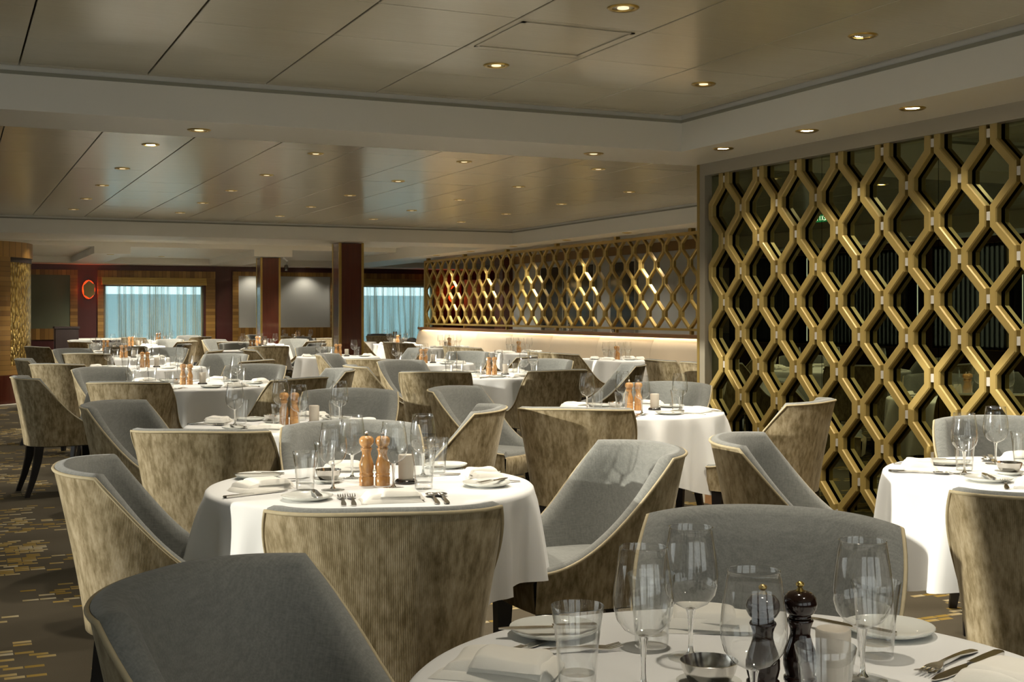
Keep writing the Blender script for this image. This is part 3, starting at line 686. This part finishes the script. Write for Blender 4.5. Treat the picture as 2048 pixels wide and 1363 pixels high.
# ------------------------------------------------------------------ chair
def build_chair():
    parts = []
    n = 72; hw = .25
    path = []          # (x, y, nx, ny)
    side, back = 14, 44
    P = []
    for k in range(side): P.append((-hw - .012 * (k / side) ** .5 + .012, .27 - (.27 + .02) * k / side))
    for k in range(back + 1):
        t = math.pi * k / back; c, s = math.cos(t), math.sin(t); e = 2 / 2.5
        P.append((-hw * math.copysign(abs(c) ** e, c), -.02 - .235 * abs(s) ** e))
    for k in range(side - 1, -1, -1): P.append((hw + .012 * (k / side) ** .5 - .012, .27 - .29 * k / side))
    nrm = []
    for i in range(len(P)):
        a, b = P[max(i - 1, 0)], P[min(i + 1, len(P) - 1)]
        dx, dy = b[0] - a[0], b[1] - a[1]; l = math.hypot(dx, dy) or 1; nrm.append((dy / l, -dx / l) if False else (-(-dy) / l * -1, dx / l * -1))
    # outward normals: path runs left side -> back -> right side (counter-clockwise seen from above)
    nrm = []
    for i in range(len(P)):
        a, b = P[max(i - 1, 0)], P[min(i + 1, len(P) - 1)]
        dx, dy = b[0] - a[0], b[1] - a[1]; l = math.hypot(dx, dy) or 1; nx, ny = dy / l, -dx / l
        if nx * P[i][0] + ny * (P[i][1] - .02) < 0: nx, ny = -nx, -ny
        nrm.append((nx, ny))
    arc = [0]
    for i in range(1, len(P)): arc.append(arc[-1] + math.hypot(P[i][0] - P[i - 1][0], P[i][1] - P[i - 1][1]))
    ZB = .355
    def ztop(y, x):
        if y <= -.15: return .832 + .012 * (1 - (x / .25) ** 2)
        u = (y + .15) / .42; return .487 + .345 * (1 - min(1, u)) ** 2.05
    zt = [ztop(p[1], p[0]) for p in P]
    def pos(i, z, off):
        q = max(0, (z - ZB) / .485); fl = -.012 + .078 * q ** 1.25
        return (P[i][0] + nrm[i][0] * (fl + off), P[i][1] + nrm[i][1] * (fl + off) - .012 * q, z)
    # outer shell
    mb = MB(); mb.uv = []; rows = 9; rs = []
    for r in range(rows):
        t = r / (rows - 1); row = []
        for i in range(len(P)):
            z = ZB + (zt[i] - .006 - ZB) * t; row.append(pos(i, z, 0)); mb.uv.append((arc[i], z))
        rs.append(row)
    mb.rings(rs, False); parts.append(('back_shell', mb.mesh('back_shell', 'velvet', 60)))
    # inner lining over the rim
    mb = MB(); rs = []
    rs.append([pos(i, zt[i] - .006, -.001) for i in range(len(P))])
    rs.append([pos(i, zt[i] + .002, -.006) for i in range(len(P))])
    rs.append([pos(i, zt[i] + .007, -.024) for i in range(len(P))])
    rs.append([pos(i, zt[i] + .004, -.045) for i in range(len(P))])
    rs.append([pos(i, zt[i] - .012, -.059) for i in range(len(P))])
    for t in (.15, .35, .6, .85, 1.0):
        rs.append([pos(i, (zt[i] - .012) * (1 - t) + .40 * t, -.059 - .026 * t) for i in range(len(P))])
    mb.rings(rs, False)
    k = len(P)
    for i in (0, k - 1):   # close the arm tips
        tip = [j * k + i for j in range(len(rs))]; mb.f.append(tuple(tip if i == 0 else reversed(tip)))
    parts.append(('back_lining', mb.mesh('back_lining', 'grey_fabric', 60)))
    pts = [pos(i, zt[i] - .005, .001) for i in range(len(P))]
    tube = MB().tube(pts, .0052, 6); parts.append(('piping', tube.mesh('piping', 'piping', 80)))
    # seat cushion
    out = []
    for i in range(len(P)):
        x, y, _ = pos(i, .47, -.072); out.append((x, y))
    for j in range(1, 14): 
        t = j / 14; a, b = out[len(P) - 1], out[0]; out.append((a[0] + (b[0] - a[0]) * t, a[1] + .022 * math.sin(math.pi * t)))
    cx, cy_ = 0, .02
    mb = MB(); rs = []
    for s, z in ((1.0, .40), (1.0, .455), (.985, .472), (.95, .482), (.8, .490), (.5, .496), (.2, .498), (.02, .498)):
        rs.append([(cx + (x - cx) * s, cy_ + (y - cy_) * s, z) for x, y in out])
    mb.rings(rs, True, False, True); parts.append(('seat', mb.mesh('seat', 'grey_fabric', 60)))
    # front apron
    mb = MB(); mb.uv = []; xa = pos(0, .40, 0)[0]; rs = []
    for z, dy in ((ZB, -.002), (ZB + .05, .004), (.455, .006), (.462, -.004), (.462, -.05)):
        row = []
        for j in range(15):
            t = j / 14; x = xa + (-2 * xa) * t; y = .27 + .024 * math.sin(math.pi * t) + dy; row.append((x, y, z)); mb.uv.append((x + 1.5, z))
        rs.append(row)
    mb.rings(rs, False); parts.append(('apron', mb.mesh('apron', 'velvet', 60)))
    # underside
    mb = MB(); poly = [pos(i, ZB, -.004)[:2] for i in range(len(P))]
    mb.rings([[(x, y, ZB + .004) for x, y in poly], [(x * .96, y * .96, ZB - .006) for x, y in poly]], True, False, True); parts.append(('base', mb.mesh('base', 'cushion_base')))
    legs = []
    for sx in (-1, 1):
        for (x, y, dx, dy) in ((.195, .215, .005, .012), (.178, -.172, .02, -.085)):
            rs = []
            for t in (0, .3, .65, 1):
                z = (ZB - .004) * (1 - t); s = .029 - .013 * t; q = t ** 1.6
                px, py = sx * (x + dx * q), y + dy * q
                rs.append([(px - s, py - s, z), (px + s, py - s, z), (px + s, py + s, z), (px - s, py + s, z)])
            legs.append(('leg', MB().rings(rs, True, True, True).mesh('leg', 'chair_leg')))
    for q in parts:
        pass
    return parts + legs
CHAIR = build_chair()
def add_chair(mx, my, fx, fy):
    """(mx, my): middle of the top back corners; (fx, fy): where it faces"""
    l = math.hypot(fx, fy); fx, fy = fx / l, fy / l
    e = empty('tub_chair', (mx + .17 * fx, my + .17 * fy, 0), math.atan2(-fx, fy))
    shell = None
    for nm, me in CHAIR:
        o = put(nm, me, shell if nm == 'piping' else e)
        if nm == 'back_shell': shell = o
    return e

# ------------------------------------------------------------------ table, cloth
def superr(th, a, b, n): 
    return (abs(math.cos(th) / a) ** n + abs(math.sin(th) / b) ** n) ** (-1 / n)
def cloth_mesh(a, b, n, seed, drop=.285, seg=144):
    rnd = random.Random(seed); ph = [rnd.uniform(0, 6.28) for _ in range(8)]
    kf = 9 if max(a, b) < .6 else 13
    rs = []
    def fold(th):
        f = .5 + .5 * math.cos(kf * th + 1.1 * math.sin(2 * th + ph[0]) + ph[1]); g = .5 + .5 * math.cos((kf + 5) * th + 1.3 * math.sin(3 * th + ph[2]) + ph[3])
        return .62 * f ** 2.6 + .38 * g ** 3
    ths = [2 * math.pi * j / seg for j in range(seg)]
    for s in (.04, .4, .75, .94): rs.append([(superr(t, a, b, n) * s * math.cos(t), superr(t, a, b, n) * s * math.sin(t), .75) for t in ths])
    for d, z in ((-.008, .7496), (.000, .7475), (.006, .742), (.0085, .734)):
        rs.append([((superr(t, a, b, n) + d) * math.cos(t), (superr(t, a, b, n) + d) * math.sin(t), z) for t in ths])
    K = 10
    for k in range(1, K + 1):
        u = k / K; row = []
        for t in ths:
            dr = drop + .035 * math.cos(4 * t + ph[4]) + .015 * math.sin(3 * t + ph[5])
            f = fold(t); off = .0085 + .012 * u + .088 * f * u ** .7 - .034 * (1 - f) * u ** .75
            R = superr(t, a, b, n) + off; row.append((R * math.cos(t), R * math.sin(t), .734 - (dr) * u))
        rs.append(row)
    mb = MB(); mb.rings(rs, True, False, False); mb.f.append(tuple(range(seg)))
    return mb.mesh('tablecloth', 'cloth', 70)

# ------------------------------------------------------------------ tableware
SEG = 28
bowl_prof = [(.0045, .076), (.012, .0795), (.028, .088), (.0390, .102), (.0438, .119), (.0446, .135), (.0423, .158), (.0383, .185), (.0350, .208)]
bowl_me = MB().lathe(bowl_prof + [(.0355, .2088), (.0346, .2094), (.0340, .2085), (.0344, .206)], SEG).mesh('bowl', 'thin_glass', 70)
stem_me = MB().lathe([(.0001, .079), (.008, .079), (.0052, .066), (.0038, .045), (.0036, .025), (.0046, .011), (.009, .005)], 14).mesh('stem', 'solid_glass', 80)
foot_me = MB().lathe([(.008, .0052), (.02, .003), (.036, .0015), (.0365, .0008), (.036, .0), (.0001, .0)], SEG).mesh('foot', 'thin_glass', 60)
wine_me = MB().lathe([(.036, .0), (.0365, .001), (.02, .003), (.009, .006), (.0045, .012), (.0037, .04), (.0045, .068)] + bowl_prof, 18).mesh('wine_glass', 'thin_glass', 80)
tw_me = MB().lathe([(.0275, .004), (.0285, .02), (.0315, .06), (.0355, .095), (.0395, .119), (.0388, .120), (.0382, .118), (.034, .09), (.030, .055), (.0265, .021)], SEG).mesh('wall', 'thin_glass', 60)
tb_me = MB().lathe([(.0001, .0195), (.026, .0205), (.0272, .016), (.0272, .003), (.025, .0), (.0001, .0)], SEG).mesh('thick_base', 'thin_glass', 40)
tumb_me = MB().lathe([(.0001, .0), (.026, .0), (.0275, .004), (.0285, .02), (.0315, .06), (.0355, .095), (.0395, .119), (.0385, .118), (.034, .09), (.030, .055), (.0265, .021), (.0001, .02)], 16).mesh('tumbler', 'thin_glass', 60)
def mill_parts(wood, knob):
    body = MB().lathe([(0, 0), (.0228, 0), (.0235, .003), (.0235, .026), (.0215, .028), (.0215, .031), (.0232, .0335), (.0230, .038), (.0205, .040), (.0205, .0425), (.0215, .045), (.0238, .055), (.0236, .066), (.0210, .077), (.0165, .089), (.0142, .098), (.0146, .106), (.0172, .113), (.0190, .117), (.0178, .1195), (0, .1195)], 22).mesh('body', wood, 50)
    head = MB().lathe([(0, .1195), (.0150, .120), (.0158, .1225), (.0150, .1245), (.0195, .128), (.0232, .1355), (.0240, .1425), (.0222, .150), (.0165, .1560), (.0085, .1583), (0, .1585)], 22).mesh('head', wood, 50)
    kn = MB().lathe([(0, .158), (.006, .158), (.0045, .161), (.0032, .1635), (.0058, .166), (.0060, .169), (.003, .1715), (0, .172)], 12).mesh('knob', knob, 60)
    return [('body', body), ('head', head), ('knob', kn)]
MILL_P = mill_parts('mill_wood', 'steel'); MILL_D = mill_parts('mill_dark', 'brass')
plate_me = MB().lathe([(.0001, .004), (.045, .004), (.052, .006), (.074, .0125), (.0765, .0145), (.0770, .0130), (.074, .0095), (.05, .0008), (.047, 0), (.0001, 0)], 40).mesh('side_plate', 'porcelain', 50)
CANDLE = [('base', MB().lathe([(0, 0), (.034, 0), (.037, .004), (.036, .009), (.031, .013), (.027, .010), (0, .010)], 22).mesh('base', 'dark_metal', 50)),
          ('shade', MB().lathe([(0, .010), (.0235, .010), (.0245, .013), (.0255, .090), (.0235, .0925), (.02, .090), (0, .088)], 22).mesh('shade', 'candle', 50))]
BOWL = [('dish', MB().lathe([(0, .003), (.03, .003), (.046, .012), (.048, .0125), (.047, .010), (.03, 0), (0, 0)], 30).mesh('dish', 'porcelain', 50)),
        ('cup', MB().lathe([(0, .004), (.020, .004), (.030, .012), (.038, .026), (.0425, .042), (.0415, .0425), (.036, .026), (.028, .014), (.018, .009), (0, .008)], 30).mesh('cup', 'steel', 50))]
def napkin_mesh(seed, w=.185, d=.115):
    rnd = random.Random(seed); mb = MB()
    def layer(w, d, z0, z1, ox, oy, rot):
        nx, ny = 15, 11; ph = rnd.uniform(0, 6); n0 = len(mb.v)
        for j in range(ny):
            for i in range(nx):
                u, v = 2 * i / (nx - 1) - 1, 2 * j / (ny - 1) - 1
                x = math.copysign(abs(u) ** .75, u) * w / 2; y = math.copysign(abs(v) ** .75, v) * d / 2
                h = max(0, 1 - abs(u) ** 7) ** .5 * max(0, 1 - abs(v) ** 7) ** .5
                wr = 1 + .13 * math.sin(38 * x + 20 * y + ph) + .10 * math.sin(70 * y - 22 * x + 2 * ph)
                zz = z0 + (z1 - z0) * h * wr
                x += .003 * math.sin(35 * y + ph); y += .003 * math.sin(28 * x + ph)
                mb.v.append((ox + x * math.cos(rot) - y * math.sin(rot), oy + x * math.sin(rot) + y * math.cos(rot), zz))
        for j in range(ny - 1):
            for i in range(nx - 1): a = n0 + j * nx + i; mb.f.append((a, a + 1, a + nx + 1, a + nx))
    layer(w, d, 0, .012, 0, 0, 0)
    layer(w * .93, d * .90, .007, .026, .006, .004, rnd.uniform(-.05, .05))
    layer(w * .62, d * .86, .018, .034, .02, .002, rnd.uniform(-.06, .06))
    return mb.mesh('napkin', 'napkin', 60)
NAPS = [napkin_mesh(s) for s in range(4)]
def strip(mb, prof, z=lambda y: .002, th=.0022):
    """flat cutlery outline: list of (y, half width)"""
    rs = []
    for y, w in prof: rs.append([(-w, y, z(y)), (w, y, z(y)), (w, y, z(y) + th), (-w, y, z(y) + th)])
    return mb.rings(rs, True, True, True)
def fork_mesh():
    mb = MB(); arch = lambda y: .001 + .006 * max(0, math.sin((y + .09) / .18 * math.pi)) + (.006 if y > .075 else 0)
    strip(mb, [(-.095, .004), (-.092, .007), (-.07, .0075), (-.03, .0045), (.01, .0035), (.03, .004), (.042, .010), (.055, .0125), (.060, .0125)], arch)
    for k in range(4):
        x = -.0105 + .007 * k; rs = []
        for y, w in ((.058, .0022), (.075, .0019), (.098, .0008)): rs.append([(x - w, y, arch(y)), (x + w, y, arch(y)), (x + w, y, arch(y) + .002), (x - w, y, arch(y) + .002)])
        mb.rings(rs, True, True, True)
    return mb.mesh('fork', 'steel', 30)
def spoon_mesh():
    mb = MB(); strip(mb, [(-.095, .004), (-.092, .007), (-.07, .0075), (-.03, .0045), (.02, .0035), (.045, .004)], lambda y: .002 + .004 * max(0, math.sin((y + .09) / .15 * math.pi)))
    rs = []
    for t in (0.0, .5, .85, 1.0):
        rs.append([(.019 * math.sin(math.pi / 2 * t) * math.cos(2 * math.pi * j / 16) + 1e-5 * j, .070 + .030 * math.sin(math.pi / 2 * t) * math.sin(2 * math.pi * j / 16), .001 + .007 * (1 - math.cos(math.pi / 2 * t))) for j in range(16)])
    mb.rings(rs, True, True, False); return mb.mesh('spoon', 'steel', 50)
def knife_mesh(s=1.0):
    mb = MB(); strip(mb, [(-.105 * s, .004), (-.10 * s, .0085), (-.06 * s, .0085), (-.015 * s, .0065), (-.01 * s, .0075)], lambda y: .001, .006)
    strip(mb, [(-.01 * s, .007), (.03 * s, .0095), (.08 * s, .0085), (.105 * s, .003)], lambda y: .002, .0018)
    return mb.mesh('knife', 'steel', 30)
FORK, SPOON, KNIFE, BUTTER = fork_mesh(), spoon_mesh(), knife_mesh(1.05), knife_mesh(.8)

REG = {}
def reg(o, tbl, kind): REG.setdefault((tbl, kind), []).append(o); return o
def wine(x, y, z, tbl, near):
    if near:
        e = empty('wine_glass', (x, y, z)); put('bowl', bowl_me, e); put('stem', stem_me, e); put('foot', foot_me, e)
    else: e = put('wine_glass', wine_me, None, (x, y, z))
    return reg(e, tbl, 'wine')
def tumbler(x, y, z, tbl, near):
    if near:
        e = empty('tumbler', (x, y, z)); put('wall', tw_me, e); put('thick_base', tb_me, e)
    else: e = put('tumbler', tumb_me, None, (x, y, z))
    return reg(e, tbl, 'tumbler')
def multi(name, parts, x, y, z, rz, tbl, kind):
    e = empty(name, (x, y, z), rz); last = e
    for nm, me in parts:
        last = put(nm, me, last if nm == 'knob' else e)
    return reg(e, tbl, kind)
def single(name, me, x, y, z, rz, tbl, kind): return reg(put(name, me, None, (x, y, z), rz), tbl, kind)

ZTOP = .7505
def set_table(key, x, y, a, b, n, chairs, near, detail=2, explicit=None, turn=0, seats=None, mills='pale', seed=0, drop=.285):
    """detail 2: full setting, 1: no cutlery"""
    rnd = random.Random(seed + 11)
    t = empty('dining_table', (x, y, 0)); reg(t, key, 'table')
    top = [(superr(2 * math.pi * j / 40, a, b, n) * .985 * math.cos(2 * math.pi * j / 40), superr(2 * math.pi * j / 40, a, b, n) * .985 * math.sin(2 * math.pi * j / 40)) for j in range(40)]
    MB().prism(top, .715, .7465).obj('tabletop', 'dark_wood', t)
    MB().lathe([(0, 0), (.24, 0), (.24, .012), (.05, .035), (.04, .06), (.04, .70), (.12, .715), (0, .715)], 20).obj('pedestal', 'dark_metal', t, 40)
    c = put('tablecloth', cloth_mesh(a, b, n, seed, drop, seg=180 if near else 96), None, (x, y, 0)); reg(c, key, 'cloth')
    angs = []
    for ch in chairs:
        if not near:      # seats stop at the hanging cloth
            th = math.atan2(ch[1] - y, ch[0] - x); need = superr(th, a, b, n) + .50 - math.hypot(ch[0] - x, ch[1] - y)
            if need > 0:
                q = min(need, .16); l = math.hypot(ch[2], ch[3]); ch = (ch[0] - q * ch[2] / l, ch[1] - q * ch[3] / l, ch[2], ch[3])
        o = add_chair(*ch); reg(o, key, 'chair'); angs.append(math.atan2(ch[1] - y, ch[0] - x))
    if seats: angs = seats
    if explicit is not None: explicit(key); return
    R = lambda th: superr(th, a, b, n)
    for k, th in enumerate(angs):
        # local frame of the seat: d points to the centre, r to the diner's right
        d = (-math.cos(th), -math.sin(th)); r = (d[1], -d[0]); rr = R(th)
        def P(f, s): return (x + math.cos(th) * (rr - f) + r[0] * s, y + math.sin(th) * (rr - f) + r[1] * s)
        rz = math.atan2(d[1], d[0]) - math.pi / 2
        px, py = P(.12, 0); single('napkin', NAPS[(k + seed) % 4], px, py, ZTOP, rz + rnd.uniform(-.12, .12) + (math.pi if rnd.random() < .5 else 0), key, 'napkin')
        px, py = P(.22, -.165); pl = single('side_plate', plate_me, px, py, ZTOP, 0, key, 'plate')
        if detail > 1:
            single('butter_knife', BUTTER, px, py, ZTOP + .0135, rz + rnd.uniform(-.5, .5) + .5, key, 'butter')
            px, py = P(.125, -.118); single('fork', FORK, px, py, ZTOP, rz, key, 'fork')
            px, py = P(.125, .120); single('knife', KNIFE, px, py, ZTOP, rz, key, 'knife')
            if near: px, py = P(.12, .142); single('spoon', SPOON, px, py, ZTOP, rz, key, 'spoon')
        px, py = P(.27 + rnd.uniform(-.01, .01), .115); wine(px, py, ZTOP, key, near)
        px, py = P(.265 + rnd.uniform(-.015, .01), .02 + rnd.uniform(-.02, .02)); tumbler(px, py, ZTOP, key, near)
    ax, ay = math.cos(turn), math.sin(turn)
    M = MILL_P if mills == 'pale' else MILL_D
    for s in (-1, 1): multi('pepper_mill', M, x + ax * .026 * s, y + ay * .026 * s, ZTOP, rnd.uniform(0, 6), key, 'mill')
    multi('candle_lamp', CANDLE, x + ax * .12 - ay * .02, y + ay * .12 + ax * .02, ZTOP, 0, key, 'candle')
    if detail > 1: multi('sugar_bowl', BOWL, x - ax * .10 - ay * .07, y - ay * .10 + ax * .07, ZTOP, 0, key, 'sugar')

# ---- explicit settings of the two nearest tables
def ex_front(key):
    z = ZTOP
    for x, y in ((.922, 1.57), (1.077, 1.686), (.970, 1.365), (1.248, 1.479)): wine(x, y, z, key, True)
    for x, y in ((.842, 1.625), (1.058, 1.775), (1.032, 1.295), (1.353, 1.572)): tumbler(x, y, z, key, True)
    multi('pepper_mill', MILL_D, 1.033, 1.432, z, 0, key, 'mill'); multi('pepper_mill', MILL_D, 1.092, 1.426, z, 1, key, 'mill')
    multi('candle_lamp', CANDLE, 1.168, 1.448, z, 0, key, 'candle'); multi('sugar_bowl', BOWL, 1.012, 1.535, z, 0, key, 'sugar')
    for x, y, r in ((.942, 1.905, 1.15), (1.470, 1.675, .2)):
        single('side_plate', plate_me, x, y, z, 0, key, 'plate'); 
    single('butter_knife', BUTTER, .925, 1.895, z + .0135, 1.25, key, 'butter'); single('butter_knife', BUTTER, 1.40, 1.690, z + .0135, .35, key, 'butter')
    for x, y, r in ((.765, 1.735, -.75), (1.225, 1.835, 2.55), (1.435, 1.335, 1.9)): single('napkin', NAPS[int(x * 10) % 4], x, y, z, r, key, 'napkin')
    single('fork', FORK, .905, 1.795, z, -1.75, key, 'fork'); single('knife', KNIFE, .865, 1.845, z, -1.1, key, 'knife')
    single('knife', KNIFE, 1.44, 1.462, z, 1.9, key, 'knife'); single('fork', FORK, 1.43, 1.492, z, 1.95, key, 'fork')
def ex_second(key):
    z = ZTOP
    for x, y in ((1.085, 3.745), (1.221, 3.987), (1.268, 3.70), (1.454, 3.937)): wine(x, y, z, key, True)
    for x, y in ((1.008, 3.785), (1.150, 4.06), (1.352, 3.655), (1.530, 4.000)): tumbler(x, y, z, key, True)
    multi('pepper_mill', MILL_P, 1.213, 3.805, z, .4, key, 'mill'); multi('pepper_mill', MILL_P, 1.260, 3.784, z, 2.0, key, 'mill')
    multi('candle_lamp', CANDLE, 1.345, 3.80, z, 0, key, 'candle'); multi('sugar_bowl', BOWL, 1.12, 3.92, z, 0, key, 'sugar')
    for x, y in ((.937, 4.115), (.960, 3.585), (1.555, 3.630), (1.610, 4.125)): single('side_plate', plate_me, x, y, z, 0, key, 'plate')
    single('butter_knife', BUTTER, .935, 4.10, z + .0135, 1.15, key, 'butter'); single('butter_knife', BUTTER, .99, 3.59, z + .0135, -.15, key, 'butter')
    single('butter_knife', BUTTER, 1.575, 3.625, z + .0135, -1.0, key, 'butter')
    for x, y, r in ((.885, 3.850, .35), (1.180, 3.465, -.2), (1.275, 4.180, 2.9), (1.620, 3.800, 1.5)): single('napkin', NAPS[int(x * 10) % 4], x, y, z, r, key, 'napkin')
    for x, y, r in ((1.045, 3.505, -.25), (1.072, 3.495, -.25), (.98, 4.0, -1.5), (1.60, 3.685, 1.5)): single('fork', FORK, x, y, z, r, key, 'fork')
    for x, y, r in ((1.300, 3.425, -.25), (1.328, 3.420, -.25)): single('spoon', SPOON, x, y, z, r, key, 'spoon')
    for x, y, r in ((.845, 3.745, -1.25), (1.62, 3.92, 1.5), (1.40, 4.17, 2.9)): single('knife', KNIFE, x, y, z, r, key, 'knife')

TABLES = []
def T(key, x, y, r, chairs, near=False, detail=1, **kw):
    a, b = r if isinstance(r, tuple) else (r, r)
    TABLES.append(key); set_table(key, x, y, a, b, kw.pop('n', 2), chairs, near, detail, seed=len(TABLES) * 3, **kw)
# aisle row (left)
T('first table of the aisle row', 1.07, 1.51, .505, [(.43, 2.145, .66, -.75), (1.67, 2.29, -.69, -.73)], True, 2, explicit=ex_front)
T('second table of the aisle row', 1.235, 3.82, .515, [(.45, 3.97, .98, -.19), (.96, 2.87, .30, .95), (2.12, 3.715, -1, .05), (1.51, 4.94, -.2, -.98)], True, 2, explicit=ex_second)
T('third table of the aisle row', 1.53, 6.05, .50, [(.92, 5.04, .48, .88), (.80, 6.60, .79, -.61), (2.16, 7.10, -.4, -.9), (2.33, 5.60, -.9, .44)], True, 2, turn=-.45)
T('fourth table of the aisle row', 1.66, 9.75, .70, [(.72, 9.6, 1, .1), (1.10, 8.68, .45, .9), (2.20, 8.80, -.53, .85), (1.16, 10.85, .5, -.85), (2.46, 10.95, -.55, -.83), (2.80, 9.85, -1, 0)], False, 2, turn=-.3)
T('fifth table of the aisle row', 1.80, 13.0, .60, [(.90, 12.0, .6, .8), (.88, 13.3, 1, -.1), (2.80, 13.95, -.65, -.75), (2.72, 12.15, -.7, .7)], False, 1)
T('sixth table of the aisle row', 1.95, 15.9, .55, [(1.44, 15.0, .45, .9), (1.45, 16.8, .45, -.9), (2.85, 15.5, -.9, .3), (2.6, 16.7, -.6, -.8)], False, 1)
T('seventh table of the aisle row', 2.05, 18.75, .55, [(1.22, 18.3, .9, .45), (2.2, 17.80, 0, 1), (2.2, 19.70, 0, -1), (3.0, 18.75, -1, 0)], False, 1)
T('eighth table of the aisle row', 2.75, 21.5, .55, [(2.0, 20.9, .75, .65), (3.45, 20.85, -.75, .65), (2.1, 22.2, .7, -.7), (3.45, 22.2, -.7, -.7)], False, 1)
T('table under the left curtained window', 3.75, 25.2, .50, [(3.2, 24.45, .6, .8), (4.4, 24.5, -.6, .8), (4.45, 25.9, -.7, -.7)], False, 1)
# middle row
T('first table of the middle row', 3.41, 3.15, .50, [(2.63, 2.33, .69, .72), (4.14, 4.00, -.6, -.8), (2.70, 3.78, .71, -.68)], True, 2, turn=.6, drop=.35, seats=[math.radians(q) for q in (-133, 48, 138, -42)])
T('second table of the middle row', 3.53, 6.12, .50, [(2.80, 5.42, .58, .81), (4.27, 6.95, -.75, -.65), (4.11, 5.36, -.55, .83), (2.85, 7.05, .6, -.8)], True, 2, turn=-.45, drop=.37)
T('third table of the middle row', 4.42, 10.2, .65, [(3.50, 9.2, .45, .89), (4.50, 9.05, -.1, 1), (3.30, 10.46, 1, -.1), (3.98, 11.35, .3, -.95), (5.35, 11.0, -.75, -.65), (5.55, 9.75, -.95, .3)], False, 2, turn=-.5)
T('fourth table of the middle row', 4.75, 12.85, .55, [(3.88, 11.95, .65, .75), (3.90, 13.5, .8, -.6), (5.6, 13.65, -.75, -.65), (5.6, 12.1, -.75, .65)], False, 1)
T('fifth table of the middle row', 4.50, 15.3, .52, [(3.5, 15.5, 1, -.15), (5.50, 15.3, -1, 0), (4.5, 16.28, 0, -1)], False, 1)
T('sixth table of the middle row', 4.05, 18.2, .52, [(4.05, 17.22, .05, 1), (4.05, 19.2, 0, -1), (5.05, 18.45, -1, -.1)], False, 1)
T('seventh table of the middle row', 4.75, 20.9, .52, [(4.2, 20.1, .55, .83), (5.5, 20.3, -.7, .7), (4.2, 21.75, .55, -.83), (5.55, 21.6, -.7, -.7)], False, 1)
T('table below the pale grey panel', 6.6, 25.4, .52, [(6.0, 24.6, .6, .8), (7.3, 24.7, -.65, .75), (5.9, 26.1, .7, -.7)], False, 1)
T('table under the right curtained window', 8.6, 25.0, .52, [(8.0, 24.2, .6, .8), (9.3, 24.3, -.65, .75), (8.6, 26.0, 0, -1)], False, 1)
T('small table beyond the banquette end', 7.0, 23.0, .50, [(6.4, 22.2, .6, .8), (6.3, 23.7, .7, -.7)], False, 1)
# banquette row
for k, yy in enumerate((10.2, 12.95, 15.75, 18.4, 20.9)):
    T('%s table along the banquette' % NTH[k], 7.24, yy, (.32, .55), [(6.42, yy - .33, 1, .05), (6.42, yy + .33, 1, -.05)], False, 1, n=7, seats=[math.radians(q) for q in (-145, 145, -35, 35)], turn=1.57)

# ---- labels that single each thing out
KIND = {'wine': ('clear wine glass', 'wine glass'), 'tumbler': ('clear water tumbler', 'tumbler'), 'mill': ('turned wooden pepper mill', 'pepper mill'), 'candle': ('pale candle lamp', 'lamp'),
        'sugar': ('small steel sugar bowl', 'bowl'), 'plate': ('white side plate', 'plate'), 'butter': ('butter knife', 'knife'), 'napkin': ('folded white napkin', 'napkin'), 'fork': ('steel fork', 'fork'),
        'spoon': ('steel spoon', 'spoon'), 'knife': ('steel table knife', 'knife'), 'chair': ('tan and grey tub chair', 'chair'), 'table': ('pedestal table under the white cloth', 'table'), 'cloth': ('white tablecloth', 'tablecloth')}
for (tbl, kind), objs in REG.items():
    base, cat = KIND[kind]
    if kind == 'mill' and tbl.startswith('first table of the aisle'): base = 'glossy dark pepper mill'
    for o, od in ords(objs):
        if kind == 'table': lab = '%s, %s' % (base, tbl)
        elif kind == 'cloth': lab = '%s draped over the %s' % (base, tbl)
        elif kind == 'chair': lab = '%s, %s at the %s' % (base, od, tbl)
        else: lab = ('%s, %s on the %s' % (base, od, tbl)) if od else '%s on the %s' % (base, tbl)
        if len(lab.split()) > 16: lab = lab.replace('tan and grey ', '').replace('turned wooden ', '').replace('clear ', '').replace('folded white ', '').replace('white side ', '')
        tag(o, lab, cat, {'chair': 'tub chairs', 'table': 'dining tables', 'cloth': 'white tablecloths'}.get(kind, cat + 's on the tables'))

# exit sign that the mirror wall shows reversed
e = empty('exit_sign', (.12, 11.9, 2.385)); tag(e, 'green lit EXIT sign seen reversed in the mirror wall', 'sign')
MB().box(-.012, .012, -.105, .105, 0, .085).obj('panel', 'exit_green', e)
MB().box(-.006, .006, -.01, .01, .085, .165).obj('hanger', 'brass', e)
def stroke(mb, p, q, w=.009):
    (a, b), (c, d) = p, q; l = math.hypot(c - a, d - b); nx, nz = -(d - b) / l * w / 2, (c - a) / l * w / 2
    pts = [(a + nx, b + nz), (c + nx, d + nz), (c - nx, d - nz), (a - nx, b - nz)]
    mb.rings([[(.0122, y, z) for y, z in pts], [(.014, y, z) for y, z in pts]], True, True, True)
mb = MB()
letters = {'E': [((0, 0), (0, 1)), ((0, 0), (1, 0)), ((0, .5), (.8, .5)), ((0, 1), (1, 1))], 'X': [((0, 0), (1, 1)), ((0, 1), (1, 0))], 'I': [((.5, 0), (.5, 1))], 'T': [((.5, 0), (.5, 1)), ((0, 1), (1, 1))]}
for k, ch in enumerate('EXIT'):
    for p, q in letters[ch]: stroke(mb, (-.082 + k * .044 + p[0] * .030, .018 + p[1] * .05), (-.082 + k * .044 + q[0] * .030, .018 + q[1] * .05))
mb.obj('letters', 'exit_white', e)
